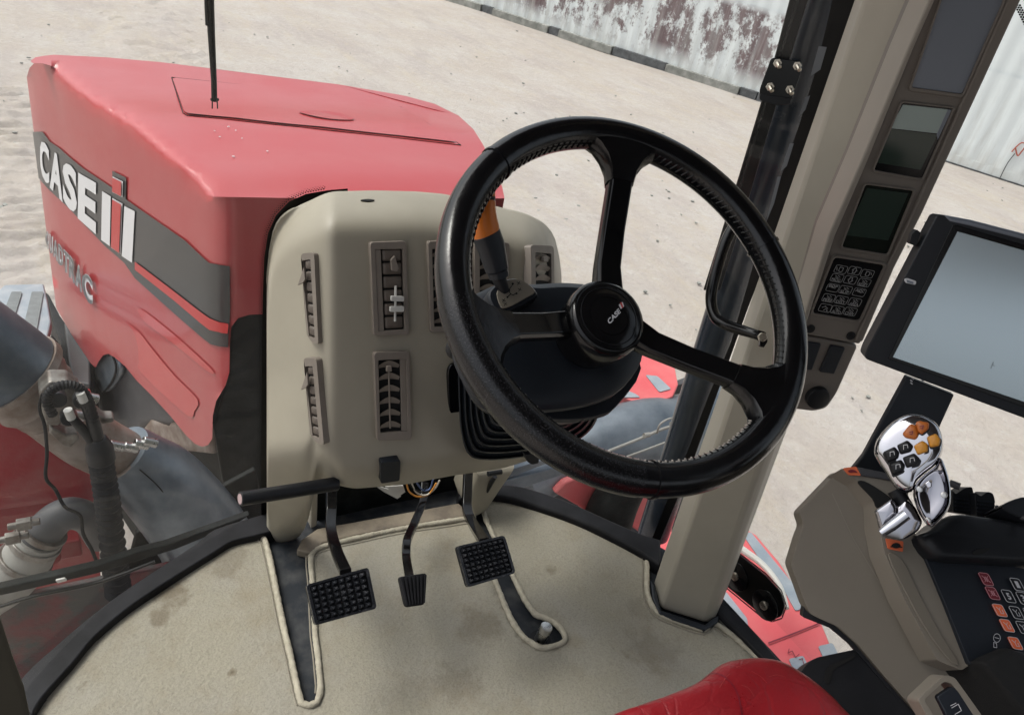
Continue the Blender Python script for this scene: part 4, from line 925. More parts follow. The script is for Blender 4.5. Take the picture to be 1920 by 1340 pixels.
# black stub tube
b = MB(); tpx(b, [(450, 935, PY(.42)), (540, 921, PY(.43)), (632, 906, PY(.44))], [13.5, 13.5, 13], 20)
tb = thing('stub_tube', 'cut black plastic tube poking out left below the beige dashboard', 'tube', tuple(PY(.62)(450, 935)[0])); b.build('sleeve', M['blk'], tb, .001)
b = MB(); p0 = PY(.42)(450, 935)[0]; p1 = PY(.43)(540, 921)[0]; d = (p0-p1).normalized(); b.cyl(p0-d*.001, d, .0085, .0016, 16); b.build('torn_core', mat('pinkish_foam', (.34, .25, .25), .9, bs=300, bd=.8), tb)
# loose wires under the dash
wr = thing('loose_wires', 'loose orange, blue and pale wires hanging under the middle of the dashboard', 'wires', tuple(PY(.58)(790, 925)[0]))
W5 = PY(.56)
for pts, m, r in (([(762, 905), (768, 922), (785, 931), (805, 925), (818, 905)], 'wireo', 1.7), ([(770, 900), (780, 922), (798, 928), (816, 915), (824, 900)], 'wirew', 1.6), ([(780, 902), (792, 918), (806, 916), (812, 898)], 'wireb', 1.6), ([(768, 906), (776, 916), (790, 922), (800, 912)], 'blk', 1.5)):
    b = MB(); tpx(b, [(x, y, W5) for x, y in pts], r, 8); b.build('wire', M[m], wr)
b = MB(); b.prism([(700, 908), (722, 915), (742, 920), (752, 930), (745, 935), (720, 922)], PY(.58), .002); b.prism([(722, 912), (756, 910), (760, 922), (748, 930)], PY(.57), .002); b.build('paper_tag', M['clip'], wr)
# thin strut behind right pedal
b = MB(); tpx(b, [(928, 893, PY(.56)), (888, 962, PY(.60))], 4.5, 10, sm=False); tpx(b, [(915, 888, PY(.55)), (940, 884, PY(.55))], 5, 8, sm=False)
tag(centre(b.build('strut', M['blk'])), 'thin black strut beside the right hand beige dashboard leg', 'strut')
# ================================================================= PEDALS
def pedal(label, pad, surf, cols, rows, arm, rr, kind, aw):
    t = thing('pedal', label, 'pedal', tuple(surf(*pad[3])[0]), 'foot pedals')
    b = MB(); b.prism(rnd(pad, 7), surf, .012); pd_ = b.build('pad', M['rubber'], t, .004)
    n = surf.n
    if kind == 'stud':
        b = MB()
        e = ringf(b, rnd(pad, 7), rnd([lerp4(pad, .05, .06), lerp4(pad, .95, .06), lerp4(pad, .95, .94), lerp4(pad, .05, .94)], 5), surf, .006, .0035)
        for i in range(cols):
            for j in range(rows):
                u, w_ = (i+.5)/cols*.88+.06, (j+.5)/rows*.86+.07
                hw, hh_ = .40/cols, .40/rows
                q = [surf(*lerp4(pad, u+a*hw, w_+c*hh_))[0] for a, c in ((-1, -1), (1, -1), (1, 1), (-1, 1))]
                ap_ = sum(q, V())/4; tip = [ap_+(x-ap_)*.30+n*.0075 for x in q]
                b.loft([q, tip])
        b.build('grip_studs', M['studs'], pd_, .0009, ang=20)
    else:
        b = MB()
        for i in range(cols):
            u = (i+.5)/cols
            q = [lerp4(pad, u-.28/cols, .06), lerp4(pad, u+.28/cols, .06), lerp4(pad, u+.28/cols, .94), lerp4(pad, u-.28/cols, .94)]; b.prism(q, shift(surf, .0035), .005)
        b.build('grip_ribs', M['rubber'], pd_, .0008)
    b = MB(); 
    P = [s_(x, y)[0] for x, y, s_ in arm]; pts, R = crv(P, [aw]*len(P), 8)
    rings = []
    for i, p_ in enumerate(pts):
        tdir = (pts[min(i+1, len(pts)-1)]-pts[max(i-1, 0)]).normalized(); sx = V((1, 0, 0)); sx = (sx-tdir*sx.dot(tdir)).normalized(); sy = tdir.cross(sx)
        rings.append([p_+sx*aw*.72*a+sy*aw*.45*c for a, c in ((-1, -1), (1, -1), (1, 1), (-1, 1))])
    b.loft(rings); b.build('arm', M['gloss'], t, .002)
    return t
M['studs'] = mat('worn_stud_rubber', (.012, .013, .016), .22, alt=(.05, .05, .055), vs=60, vt=(.5, .8))
padn = (.0, -.62, .78)
Lp = pl(PZ(.24)(640, 1115)[0], padn); pedal('large black studded left pedal over the carpet', [(573, 1096), (690, 1063), (706, 1140), (590, 1172)], Lp, 8, 6, [(622, 905, PY(.60)), (621, 955, PY(.56)), (621, 995, PY(.50)), (632, 1035, PY(.42)), (648, 1072, pl(Lp(648, 1072)[0]-Lp.n*.012, padn))], 0, 'stud', .014)
Gp = pl(PZ(.20)(775, 1105)[0], padn); pedal('small black ribbed middle pedal, narrowest of the three', [(748, 1081), (801, 1073), (797, 1133), (761, 1138)], Gp, 7, 1, [(796, 905, PY(.60)), (793, 940, PY(.56)), (775, 985, PY(.50)), (763, 1015, PY(.44)), (762, 1045, PY(.40)), (768, 1082, pl(Gp(768, 1082)[0]-Gp.n*.012, padn))], 0, 'rib', .0115)
Rp = pl(PZ(.25)(910, 1050)[0], padn); pedal('black studded right pedal above the carpet slot', [(855, 1024), (945, 1003), (966, 1074), (876, 1101)], Rp, 8, 7, [(878, 880, PY(.58)), (876, 920, PY(.54)), (876, 955, PY(.50)), (887, 982, PY(.44)), (908, 1015, pl(Rp(908, 1015)[0]-Rp.n*.012, padn))], 0, 'stud', .014)

# ================================================================= STEERING COLUMN
WC = V((.055, .044, .926)); WN = V((-.104, -.581, .807)).normalized(); WR = .228
WP = pl(WC, WN)
wx = V((1, 0, 0)); wx = (wx-WN*wx.dot(WN)).normalized(); wy = WN.cross(wx)
sc_ = thing('steering_column', 'blue black steering column cover with ribbed rubber boot below the wheel', 'steering column', tuple(WC-WN*.3))
def mb_loft_px(sections, m, name, parent, bev=0):
    b = MB(); b.loft([[s_(x, y)[0] for x, y in q] for q, s_ in sections]); return b.build(name, m, parent, bev)
C1 = pl(WC-WN*.115, WN); C2 = pl(WC-WN*.165, WN); C3 = pl(WC-WN*.235, WN)
topo = smooth_px([(862, 590), (880, 560), (905, 545), (945, 530), (1000, 533), (1055, 530), (1110, 536), (1165, 560), (1200, 610), (1206, 650), (1196, 690), (1150, 740), (1060, 765), (960, 765), (890, 735), (856, 680), (852, 640)], 3, True)
def shrink(q, k, dx=0, dy=0):
    cx = sum(p[0] for p in q)/len(q); cy = sum(p[1] for p in q)/len(q); return [(cx+(x-cx)*k+dx, cy+(y-cy)*k+dy) for x, y in q]
mb_loft_px([(shrink(topo, .55, 10, -8), shift(C1, .012)), (shrink(topo, .80, 5, -5), shift(C1, .010)), (shrink(topo, .95), shift(C1, .004)), (topo, C1), (shrink(topo, 1.0, -1, 2), shift(C1, -.006)), (shrink(topo, .985, -4, 8), C2), (shrink(topo, .9, -6, 8), shift(C2, -.004))], M['blu'], 'upper_cover', sc_, .006)
low = smooth_px([(850, 648), (880, 735), (930, 772), (1000, 786), (1065, 790), (1120, 782), (1150, 765), (1196, 695), (1150, 640), (1000, 600), (900, 610)], 3, True)
mb_loft_px([(low, shift(C2, .01)), (shrink(low, 1.0, 0, 2), shift(C2, -.002)), (shrink(low, .90, -12, 8), shift(C2, -.004)), (shrink(low, .86, -16, 18), C3)], M['blu'], 'lower_cover', sc_, .004)
# boot: nested ribs stepping back to the dashboard
bootp = rnd([(858, 690), (862, 800), (872, 846), (888, 861), (930, 863), (1000, 855), (1060, 838), (1102, 815), (1125, 780), (1110, 700), (980, 660), (880, 664)], 22)
b = MB(); secs = []
for i in range(9):
    for k_, y_ in ((0, 0), (0, .016), (.030, .018), (.036, .008)):
        q = shrink(bootp, 1-.062*i-k_, 3.2*i, -7.5*i); secs.append([PY(.41-.017*i-y_)(x, y)[0] for x, y in q])
b.loft(secs); b.build('rubber_boot', M['blu'], sc_, .0012)
b = MB(); S = fitplane(conS, [(840, 700), (960, 860), (1000, 700)])
b.prism(rnd([(833, 690), (842, 676), (1010, 660), (1020, 850), (882, 852), (848, 838), (838, 800)], 14), shift(S, .012), .008); b.build('boot_flange', M['gloss'], sc_, .003)
b = MB(); b.prism(rnd([(985, 853), (1012, 849), (1010, 868), (998, 871), (989, 866)], 3), PY(.33), .012); b.build('adjuster_lug', M['blk'], sc_, .002)
b = MB(); b.ball(pl(WC-WN*.2, WN)(853, 652)[0], .012, 8, (1, 1, 1.3)); b.build('tilt_knob', M['blk'], sc_)
# indicator panel on the cover
IP = pl(WC-WN*.086, WN)
b = MB(); b.pillow(smooth_px([(914, 556), (922, 540), (942, 527), (965, 521), (990, 530), (1008, 548), (1004, 560), (970, 578), (940, 590), (926, 582)], 3, True), shift(IP, -.004), .006, .05, 3, .15); b.build('indicator_hump', M['blu'], sc_)
b = MB(); ipx = smooth_px([(930, 552), (938, 538), (955, 527), (972, 526), (990, 536), (1001, 550), (985, 560), (960, 574), (942, 580), (935, 572)], 3, True); b.prism(ipx, shift(IP, .0035), .002); ipl = b.build('indicator_plate', M['plate'], sc_, .0004)
ips = shift(IP, .0035)
b = MB(); line_px(b, [(947, 541), (946, 547), (951, 547), (960, 535)], 1.2, ips); line_px(b, [(951, 547), (955, 554), (960, 556), (966, 552)], 1.5, ips); line_px(b, [(955, 554), (950, 559)], 1.5, ips)
for (x, y, r) in ((959, 535, 2.2), (952, 547, 2.2), (949, 560, 2), (966, 553, 2)):
    q = [ips(x+r*math.cos(a), y+r*math.sin(a))[0]+ips.__call__(x, y)[1]*.0009 for a in [i*math.pi/4 for i in range(8)]]; b.add(q, [tuple(range(8))])
for (x, y) in ((942, 566), (972, 546), (970, 534), (945, 573)):
    line_px(b, [(x-3, y-2), (x+3, y+1)], 1.1, ips); line_px(b, [(x-2, y+3), (x+2, y-3)], 1.1, ips)
b.build('symbols', M['hole'], ipl, smooth=False)
# ---- stalk lever with orange band
lv = thing('stalk_lever', 'black stalk lever with a broad orange band behind the steering wheel rim', 'lever', tuple(WP(935, 520)[0]))
LV = pl(WC-WN*.11, V((-.2, -.9, .3)))
b = MB(); tpx(b, [(945, 548, LV), (938, 528, LV), (934, 518, LV)], [11, 13, 14], 18, sm=False); b.build('stem', M['blk'], lv)
b = MB(); tpx(b, [(936, 520, LV), (933, 508, LV), (932, 506, LV), (920, 460, LV), (911, 438, LV)], [19, 20, 22, 27, 28], 24, sm=False); b.build('lower_grip', M['blu'], lv, .001)
b = MB(); tpx(b, [(914, 448, LV), (909, 425, LV), (907, 400, LV), (911, 372, LV)], [26, 27, 24, 18], 24); b.build('orange_band', M['orange'], lv, .001)
b = MB(); tpx(b, [(911, 373, LV), (912, 366, LV)], 17.5, 20, sm=False); b.build('dark_ring', M['blk'], lv)
b = MB(); tpx(b, [(912, 367, LV), (914, 352, LV), (918, 335, LV)], [17, 15, 8], 20); b.build('orange_tip', M['orange'], lv)

# ================================================================= STEERING WHEEL
sw = thing('steering_wheel', 'three spoke steering wheel wrapped in worn black leather', 'steering wheel', tuple(WC))
def wpt(a, r, h=0): return WC+(wx*math.cos(a)+wy*math.sin(a))*r+WN*h
def ang_of(px, py):
    p = WP(px, py)[0]-WC; return math.atan2(p.dot(wy), p.dot(wx)), p.length
b = MB(); n = 160; R0 = WR-.0188; rings = []
for i in range(n):
    a = 2*math.pi*i/n; rr_ = .0188
    rings.append([wpt(a, R0+rr_*math.cos(t_)*1.0, rr_*math.sin(t_)*1.05) for t_ in [k*2*math.pi/20 for k in range(20)]])
rings.append(rings[0]); b.loft(rings, cap=False)
# worn part between left and bottom
aL = ang_of(823, 470)[0]; aB = ang_of(1215, 930)[0]
b.build('rim', M['leather'], sw)
def rim_seg(a0, a1, ex_, name, m):
    b = MB(); nn_ = 60; rs = []
    for i in range(nn_+1):
        a = a0+(a1-a0)*i/nn_; rs.append([wpt(a, R0+(.0188+ex_)*math.cos(t_), (.0188+ex_)*1.05*math.sin(t_)) for t_ in [k*2*math.pi/20 for k in range(20)]])
    b.loft(rs); return b.build(name, m, sw)
if aB < aL: aB += 2*math.pi
rim_seg(aL+.25, aB-.05, .0006, 'worn_leather', M['worn'])
# seams where the cover pieces meet
for (x, y) in ((905, 283), (1225, 925), (1425, 465)):
    a = ang_of(x, y)[0]; rim_seg(a-.008, a+.008, .0014, 'seam', M['leather'])
# stitching along the inner edge
b = MB(); b2 = MB()
for i in range(150):
    a = 2*math.pi*i/150; t_ = math.radians(150)
    p = wpt(a, R0+.0193*math.cos(t_), .0195*math.sin(t_)); q = wpt(a+.022, R0+.0193*math.cos(t_+.5), .0195*math.sin(t_+.5)); b.tube([p, q], .00095, 5, sm=False)
    
    if ((a-aL+.6) % (2*math.pi)) > (aB-aL+1.5): continue
    t_ = math.radians(172); p = wpt(a+.01, R0+.0195*math.cos(t_), .0195*math.sin(t_)); q = wpt(a+.034, R0+.0195*math.cos(t_+.45), .0195*math.sin(t_+.45)); b2.tube([p, q], .0008, 5, sm=False)
b.build('stitching', M['leather'], sw); b2.build('pale_stitching', M['thread'], sw)
HK = .80
HC = WC-WN*.062       # hub centre lies below the rim plane
_f = pl(HC+WN*.0322, WN)(1143, 592)[0]; HC = _f-WN*.0322
# spokes: bars from hub to rim
def spoke(px, py, wid):
    a, _ = ang_of(px, py); d = wx*math.cos(a)+wy*math.sin(a); s_ = WN.cross(d)
    secs = []
    for r, h, w_, t_ in ((.025, -.062, wid*1.15, .013), (.06, -.058, wid, .011), (.10, -.040, wid*.95, .010), (.145, -.016, wid*.95, .010), (.165, -.008, wid*1.0, .011)):
        c = WC+d*r+WN*h; secs.append([c+s_*w_*x_+WN*t_*z_ for x_, z_ in ((-1, -.6), (-.75, -1), (.75, -1), (1, -.6), (1, .5), (.8, 1), (-.8, 1), (-1, .5))])
    b = MB(); b.loft(secs); o = b.build('spoke', M['gloss'], sw, .0015)
    # leather flare running out into the rim on both sides
    secs = []
    for r, h, w_, t_ in ((.150, -.014, wid*1.06, .0125), (.163, -.009, wid*1.25, .0135), (.178, -.005, wid*1.8, .0145), (.190, -.002, wid*2.6, .0150), (.200, 0, wid*3.8, .0155)):
        pts_ = []
        for x_, z_ in ((-1, -.35), (-.8, -.9), (0, -1), (.8, -.9), (1, -.35), (1, .35), (.8, .9), (0, 1), (-.8, .9), (-1, .35)):
            lat = w_*x_; rad = math.sqrt(max(r*r-lat*lat*.9, 1e-6)) if r > .17 else r
            pts_.append(WC+d*rad+s_*lat+WN*(h+t_*z_*(1 if abs(x_) < 1 else .9)))
        secs.append(pts_)
    b = MB(); b.loft(secs); b.build('spoke_flare', M['leather'], sw, 0)
for q in ((1168, 300), (925, 615), (1450, 745)): spoke(*q, .0160)
# hub
b = MB(); n = 56
prof = [(-.045, .030), (-.040, .044), (-.030, .052), (-.012, .0565), (.012, .0590), (.024, .0585), (.029, .056), (.031, .052), (.0300, .0505), (.0300, .0495), (.0312, .048), (.0322, .030), (.0322, .0305), (.0316, .0300), (.0316, .0290), (.0322, .0285), (.0322, .004)]
rings = [[HC+WN*z+(wx*math.cos(2*math.pi*k/n)+wy*math.sin(2*math.pi*k/n))*r*HK for k in range(n)] for z, r in prof]
b.loft(rings); b.build('hub', M['gloss'], sw, ang=50)
b = MB(); b.cyl(HC-WN*.085, WN, .034, .045, 32); b.build('column_sleeve', M['blk'], sw)
HS = pl(HC+WN*.0322, WN)
for r in (.0185, .0350):
    b = MB(); b.tube([HC+WN*.0316+(wx*math.cos(2*math.pi*k/48)+wy*math.sin(2*math.pi*k/48))*r for k in range(49)], .0006, 6, sm=False); b.build('ring_line', M['keyg' if r < .03 else 'blk'], sw)
lg = lambda *q: [(880+x/3.526, 480+y/3.526) for x, y in q]
hubtxt = text('CASE', lg((908, 425), (985, 345), (1000, 375), (925, 455)), HS, M['silver'], 'lettering', sw, bold=.03)
for q, m in ((((985, 325), (993, 317), (1008, 345), (999, 353)), 'silver'), (((1003, 310), (1011, 306), (1022, 335), (1014, 340)), 'silver'), (((992, 312), (1001, 308), (1015, 342), (1006, 347)), 'dred')):
    drape('emblem_bar', lg(*q), shift(HS, .0010 if m == 'silver' else .0014), M[m], sw, 0)

# ================================================================= RIGHT PILLAR
pil = thing('corner_pillar', 'tall beige cab corner pillar rising right of the steering wheel', 'pillar', (.64, .16, 0))
def vcol(base_px, top_px, yk):
    """leaning corner line from the floor to above the frame, kept in one plane of constant y"""
    a = fs(*base_px)[0]; c = PY(a.y+yk)(*top_px)[0]; return a, c
corners = [((1226, 1095), (1604, 0), .03), ((1238, 1142), (1612, 20), .02), ((1322, 1168), (1735, 0), -.01), ((1338, 1166), (1748, 0), -.0), ((1350, 1140), (1780, 0), .02)]
lo = []; hi = []
for bpx, tpx_, yk in corners:
    a, c = vcol(bpx, tpx_, yk); e = a+(c-a)*1.0; k = (1.86-a.z)/(c.z-a.z) if c.z > .3 else 1; lo.append(a); hi.append(a+(c-a)*k)
mid = [[a+(c-a)*t_ for a, c in zip(lo, hi)] for t_ in (0, .25, .5, .75, 1)]
bk = [m_[-1]+V((.02, .06, 0)) for m_ in mid]; bk2 = [m_[0]+V((.05, .04, 0)) for m_ in mid]
b = MB(); b.loft([m_+[x, y] for m_, x, y in zip(mid, bk, bk2)]); b.build('trim', M['pillar'], pil, .012, seg=4)
b = MB(); b.prism([(1220, 1085), (1224, 1120), (1236, 1148), (1262, 1160), (1322, 1180), (1346, 1166), (1350, 1150), (1335, 1158), (1322, 1170), (1240, 1143), (1228, 1100)], PZ(.022), .02); b.build('base_gasket', M['blu'], pil, .003)
# ---- instrument stack
al = math.radians(27); sdir = V((math.cos(al), -math.sin(al), 0)); sn = V((-math.sin(al), -math.cos(al), 0))
SP0 = at(1650, 500, 1.17)
ISP = pl(SP0, sn+V((0, 0, .04)))
st = thing('instrument_stack', 'grey brown upright instrument panel of displays and keys mounted on the right pillar', 'instrument panel', tuple(SP0-V((0, 0, .4))))
b = MB(); b.prism(rnd([(1765, -70), (1945, -70), (1912, 0), (1727, 400), (1676, 500), (1612, 645), (1500, 624), (1555, 436), (1615, 300), (1700, 92), (1740, 0)], 5), ISP, .05); b.build('housing', M['stack'], st, .005, seg=3)
b = MB(); b.prism([(1770, -70), (1755, -70), (1737, 0), (1697, 92), (1611, 300), (1551, 436), (1496, 616), (1503, 622), (1511, 600), (1563, 440), (1622, 304), (1707, 95), (1749, 0)], shift(ISP, .006), .045); b.build('edge_rail', M['stackL'], st, .003)
b = MB(); b.prism([(1900, -70), (1945, -70), (1912, 0), (1727, 400), (1676, 500), (1616, 640), (1600, 640), (1660, 500), (1710, 395), (1885, 0)], shift(ISP, .004), .05); b.build('edge_rail', M['stack'], st, .004)
def inset_display(q, r, m, name, rim=4, depth=.004, label=None):
    cx = sum(p[0] for p in q)/len(q); cy = sum(p[1] for p in q)/len(q)
    b = MB(); outer = rnd([(cx+(x-cx)*(1+rim/60), cy+(y-cy)*(1+rim/75)) for x, y in q], r+2); inner = rnd(q, r); ringf(b, outer, inner, ISP, .004, .0035); fr_ = b.build('surround', M['stack'], st, .0012)
    b = MB(); b.prism(inner, ISP, .002, .0008); o_ = b.build(name, m, st, 0)
    return o_
inset_display([(1790, -70), (1900, -70), (1878, 5), (1803, 176), (1707, 163), (1762, 5)], 6, M['lcdblue'], 'blank_panel')
inset_display([(1690, 192), (1785, 203), (1728, 334), (1637, 318)], 5, M['gloss'], 'display_glass')
b = MB(); b.prism([(1692, 196), (1776, 205), (1757, 250), (1668, 240)], ISP, .0005, .0016); b.build('display_upper', M['lcdlight'], st)
b = MB(); b.prism([(1667, 241), (1757, 252), (1725, 318), (1641, 304)], ISP, .0005, .0016); b.build('display_lower', M['lcdgreen'], st)
b = MB(); b.prism([(1776, 205), (1783, 206), (1757, 262), (1755, 252)], ISP, .0005, .0018); b.build('display_edge', M['lcdblue'], st)
inset_display([(1621, 345), (1712, 357), (1663, 476), (1577, 462)], 6, M['lcdk'], 'dark_display')
b = MB(); b.prism([(1625, 352), (1702, 362), (1664, 450), (1585, 440)], ISP, .0005, .0016); b.build('display_panel', M['lcdgreen'], st)
kq = [(1563, 481), (1657, 496), (1610, 600), (1522, 585)]
inset_display(kq, 7, M['gloss'], 'keypad_panel', 6)
KS = shift(ISP, .0012); kk = MB(); fill = MB()
Z5 = lambda x, y: (1480+x/4.1875, 440+y/4.1875)
ku = (12.0, 2.2); kv = (-5.5, 11.0)
keys = [(400, 268), (507, 278), (608, 302), (370, 335), (475, 350), (582, 372), (337, 412), (437, 428), (545, 447), (305, 492), (405, 508), (510, 525), (278, 570), (372, 585), (475, 598)]
for i, (x, y) in enumerate(keys):
    cx, cy = Z5(x, y); q = rnd([(cx+ku[0]*a+kv[0]*c, cy+ku[1]*a+kv[1]*c) for a, c in ((-.9, -.62), (.9, -.62), (.9, .62), (-.9, .62))], 3.5)
    line_px(kk, q+[q[0]], .75, KS)
    c0 = (cx, cy)
    if i == 1 or i == 4:
        s_ = -1 if i == 1 else 1
        ar = [(-.25, -.45*1), (.25, -.45), (.25, 0), (.5, 0), (0, .55), (-.5, 0), (-.25, 0), (-.25, -.45)]
        line_px(kk, [(cx+ku[0]*.75*a+kv[0]*.9*c*s_, cy+ku[1]*a+kv[1]*.9*c*s_) for a, c in ar], 1.1, KS)
    elif i in (0, 2):
        line_px(kk, [(cx+ku[0]*a+kv[0]*c, cy+ku[1]*a+kv[1]*c) for a, c in ((-.25, -.35), (.3, -.3), (.3, .3), (.1, .4), (-.25, .3), (-.25, -.35))], 1, KS); line_px(kk, [(cx+(-.6 if i == 0 else .6)*ku[0], cy-3+(-.6 if i == 0 else .6)*ku[1]), (cx+(-.62 if i == 0 else .58)*ku[0], cy+2)], 1, KS)
    else:
        for (a0, c0_, a1, c1) in (((-.4, -.35, .0, -.15), (.0, -.4, .4, -.2), (-.3, -.05, .35, .02)) if i not in (12,) else ((-.5, .0, -.1, -.3), (-.1, -.3, .1, -.1), (-.1, .4, .3, -.1), (.35, .1, .35, .45), (.35, .45, .6, .45))):
            line_px(kk, [(cx+ku[0]*a0+kv[0]*c0_, cy+ku[1]*a0+kv[1]*c0_), (cx+ku[0]*a1+kv[0]*c1, cy+ku[1]*a1+kv[1]*c1)], .9, KS)
M['keygrey'] = mat('key_print_grey', (.30, .30, .30), .5)
kk.build('key_outlines', M['keygrey'], st, smooth=False)
for i, s_ in ((3, 'PROG'), (5, 'RESET'), (7, 'SLIP'), (9, 'PERF'), (10, 'DIST'), (11, 'AREA'), (13, 'AUTO'), (14, 'CHW'), (6, 'EOP'), (8, 'ACC')):
    cx, cy = Z5(*keys[i]); y_ = .30 if i not in (6, 8) else -.3
    q = [(cx+ku[0]*a+kv[0]*c, cy+ku[1]*a+kv[1]*c) for a, c in ((-.68, y_-.2), (.68, y_-.2), (.68, y_+.28), (-.68, y_+.28))]; text(s_, q, KS, M['keygrey'], 'key_text', st, bold=.012)
for (x, y) in ((165, 737), (482, 792)):
    p, n_ = ISP(*Z5(x, y)); b = MB(); b.cyl(p, n_, .0065, .0012, 20); b.build('screw', M['blk'], st); b = MB(); b.cyl(p+n_*.0012, n_, .0035, .0008, 6); b.build('screw_socket', M['hole'], st)
b = MB(); b.prism(rnd([(1499, 629), (1612, 649), (1572, 739), (1552, 768), (1528, 774), (1478, 768), (1470, 700)], 9), shift(ISP, -.003), .045); lowp = b.build('lower_housing', M['stack'], st, .004, seg=3)
for q in ([(1508, 640), (1540, 645), (1522, 694), (1494, 690)], [(1558, 647), (1585, 652), (1564, 701), (1536, 697)]):
    b = MB(); b.prism(rnd(q, 3), ISP, .006, .001); b.build('rocker_switch', M['blu'], st, .0015)
p, n_ = ISP(1532, 744); b = MB(); b.cyl(p-n_*.003, n_, .0175, .010, 32, bev=.002); b.build('power_socket', M['blk'], st)
# pillar wedge below the stack
# ---- grab handle
gh = thing('grab_handle', 'bent black grab handle bolted to the beige pillar behind the wheel rim', 'handle', tuple(at(1428, 632, 1.3)))
b = MB(); gd = 1.32; tpx(b, [(1392, 400, 1.36), (1362, 450, 1.35), (1340, 520, 1.34), (1333, 560, 1.34), (1340, 592, 1.33), (1360, 608, 1.32), (1395, 620, 1.31), (1420, 628, 1.30), (1430, 634, 1.30)], [10, 10.5, 10.5, 10.5, 10.5, 10.5, 10, 9, 8], 16); b.build('bar', M['gloss'], gh)
b = MB(); b.prism(rnd([(1420, 618), (1436, 622), (1440, 640), (1432, 652), (1424, 648), (1426, 636)], 3), pl(at(1430, 634, 1.285), back), .008); b.build('foot', M['gloss'], gh, .001)
p = at(1428, 632, 1.275); b = MB(); b.cyl(p, back, .0075, .007, 6); b.build('bolt', M['zinc'], gh, .001)
# ---- door glass with hinge plate
rw = thing('right_window', 'clear right side window with black hinge plate low down', 'window', (.80, -.4, 0))
RX = PX(.80)
b = MB(); b.add([(.802, -1.2, .02), (.802, .26, .02), (.802, .26, 1.86), (.802, -1.2, 1.86)], [(0, 1, 2, 3)]); b.build('pane', M['glassR'], rw)
cap = rnd([(1375, 1025), (1385, 1037), (1437, 1078), (1464, 1108), (1473, 1135), (1466, 1155), (1449, 1161), (1430, 1152), (1358, 1093), (1330, 1070)], 7)
RX1 = shift(RX, .003); b = MB(); b.prism(cap, RX1, .003); hg = b.build('hinge_plate', M['strip'], rw)
b = MB(); 
dots(b, [(1385, 1035), (1437, 1075), (1466, 1106), (1475, 1135), (1467, 1157), (1449, 1163), (1430, 1154), (1358, 1095)], 2.6, 1.2, RX1, [(-.6, 1.2), (-2, .7)]); b.build('dotted_border', M['strip'], rw, smooth=False)
for x, y in ((1383, 1078), (1438, 1132)):
    p, n_ = RX1(x, y); b = MB(); b.cyl(p, n_, .036, .005, 36, bev=.002); b.build('hinge_disc', M['gloss'], hg); b = MB(); b.cyl(p+n_*.005, n_, .010, .006, 16, bev=.002); b.build('hinge_bolt', M['zinc'], hg)
b = MB(); dots(b, [(1930, 60), (1905, 10)], 5, 2.4, RX1, [(0, 1), (4, 1), (8, 1)]); b.build('dotted_border', M['strip'], rw, smooth=False)
b = MB(); b.prism([(1345, 1122), (1396, 1162), (1437, 1207), (1482, 1262), (1540, 1350), (1500, 1350), (1448, 1250), (1338, 1136)], PZ(.03), .03); b.build('bottom_seal', M['rubber'], rw, .006)
b = MB(); b.prism([(1338, 1136), (1446, 1248), (1500, 1330), (1460, 1320), (1424, 1243), (1352, 1172)], PZ(.015), .02); b.build('sill', M['sill'], rw, .004)

# ================================================================= MONITOR
ma = math.radians(48)
MD = at(1770, 590, .98)
mn = V((-math.sin(ma), -math.cos(ma), .26))
MP = pl(MD, mn)
mo = thing('touch_monitor', 'large black framed touch monitor with a blank blue grey screen', 'monitor', tuple(MP(1700, 700)[0]))
b = MB(); b.prism(rnd([(1758, 401), (1800, 410), (2060, 480), (1990, 810), (1620, 672), (1625, 655)], 9), MP, .032); b.build('casing', M['bezel'], mo, .006, seg=3)
b = MB(); b.prism([(1765, 402), (1820, 412), (2060, 474), (2058, 486), (1815, 424), (1780, 416)], shift(MP, .001), .03); b.build('top_edge', M['lcdblue'], mo, .003)
b = MB(); ringf(b, [(1786, 420), (2040, 494), (1975, 782), (1665, 672)], [(1795, 434), (2025, 500), (1965, 768), (1674, 669)], MP, .004, .0015); b.build('screen_surround', M['gloss'], mo, .0006)
b = MB(); b.prism([(1794, 432), (2030, 498), (1968, 770), (1672, 669)], MP, .002, .0008); b.build('screen', M['screen'], mo)
b = MB(); b.prism(rnd([(1695, 523), (1701, 521), (1718, 527), (1716, 534), (1697, 530)], 3), shift(MP, .002), .003); b.build('side_button', M['silver'], mo, .0006)
b = MB(); b.prism([(1699, 524), (1712, 528), (1711, 532), (1700, 529)], shift(MP, .0026), .001); b.build('button_slot', M['lcdblue'], mo)
b = MB(); b.prism(rnd([(1713, 440), (1722, 431), (1730, 437), (1722, 463), (1708, 458)], 3), shift(MP, -.008), .014); b.build('clamp_knob', M['blk'], mo, .002)
b = MB()
for q in ([(1862, 678), (1857, 690)], [(1860, 682), (1864, 686)]): line_px(b, q, .6, shift(MP, .001), .0008)
b.build('screen_scratch', M['hole'], mo, smooth=False)
mb_ = thing('monitor_bracket', 'flat blue black steel bracket rising behind the chrome joystick to the monitor', 'bracket', tuple(at(1640, 880, 1.05)))
BP = pl(at(1700, 790, 1.04), mn)
b = MB(); b.prism([(1700, 705), (1790, 740), (1765, 795), (1720, 900), (1590, 890), (1618, 855)], BP, .012); b.build('upright', M['blu'], mb_, .002)
b = MB()
for i in range(7):
    a = math.radians(200-i*32); x, y = 1719+11*math.cos(a), 715+9*math.sin(a)*-1
    line_px(b, [(x-1.6, y-1.2), (x+1.6, y+1.2)], 2.4, BP, .001)
b.build('dial_marks', M['silver'], mb_, smooth=False)

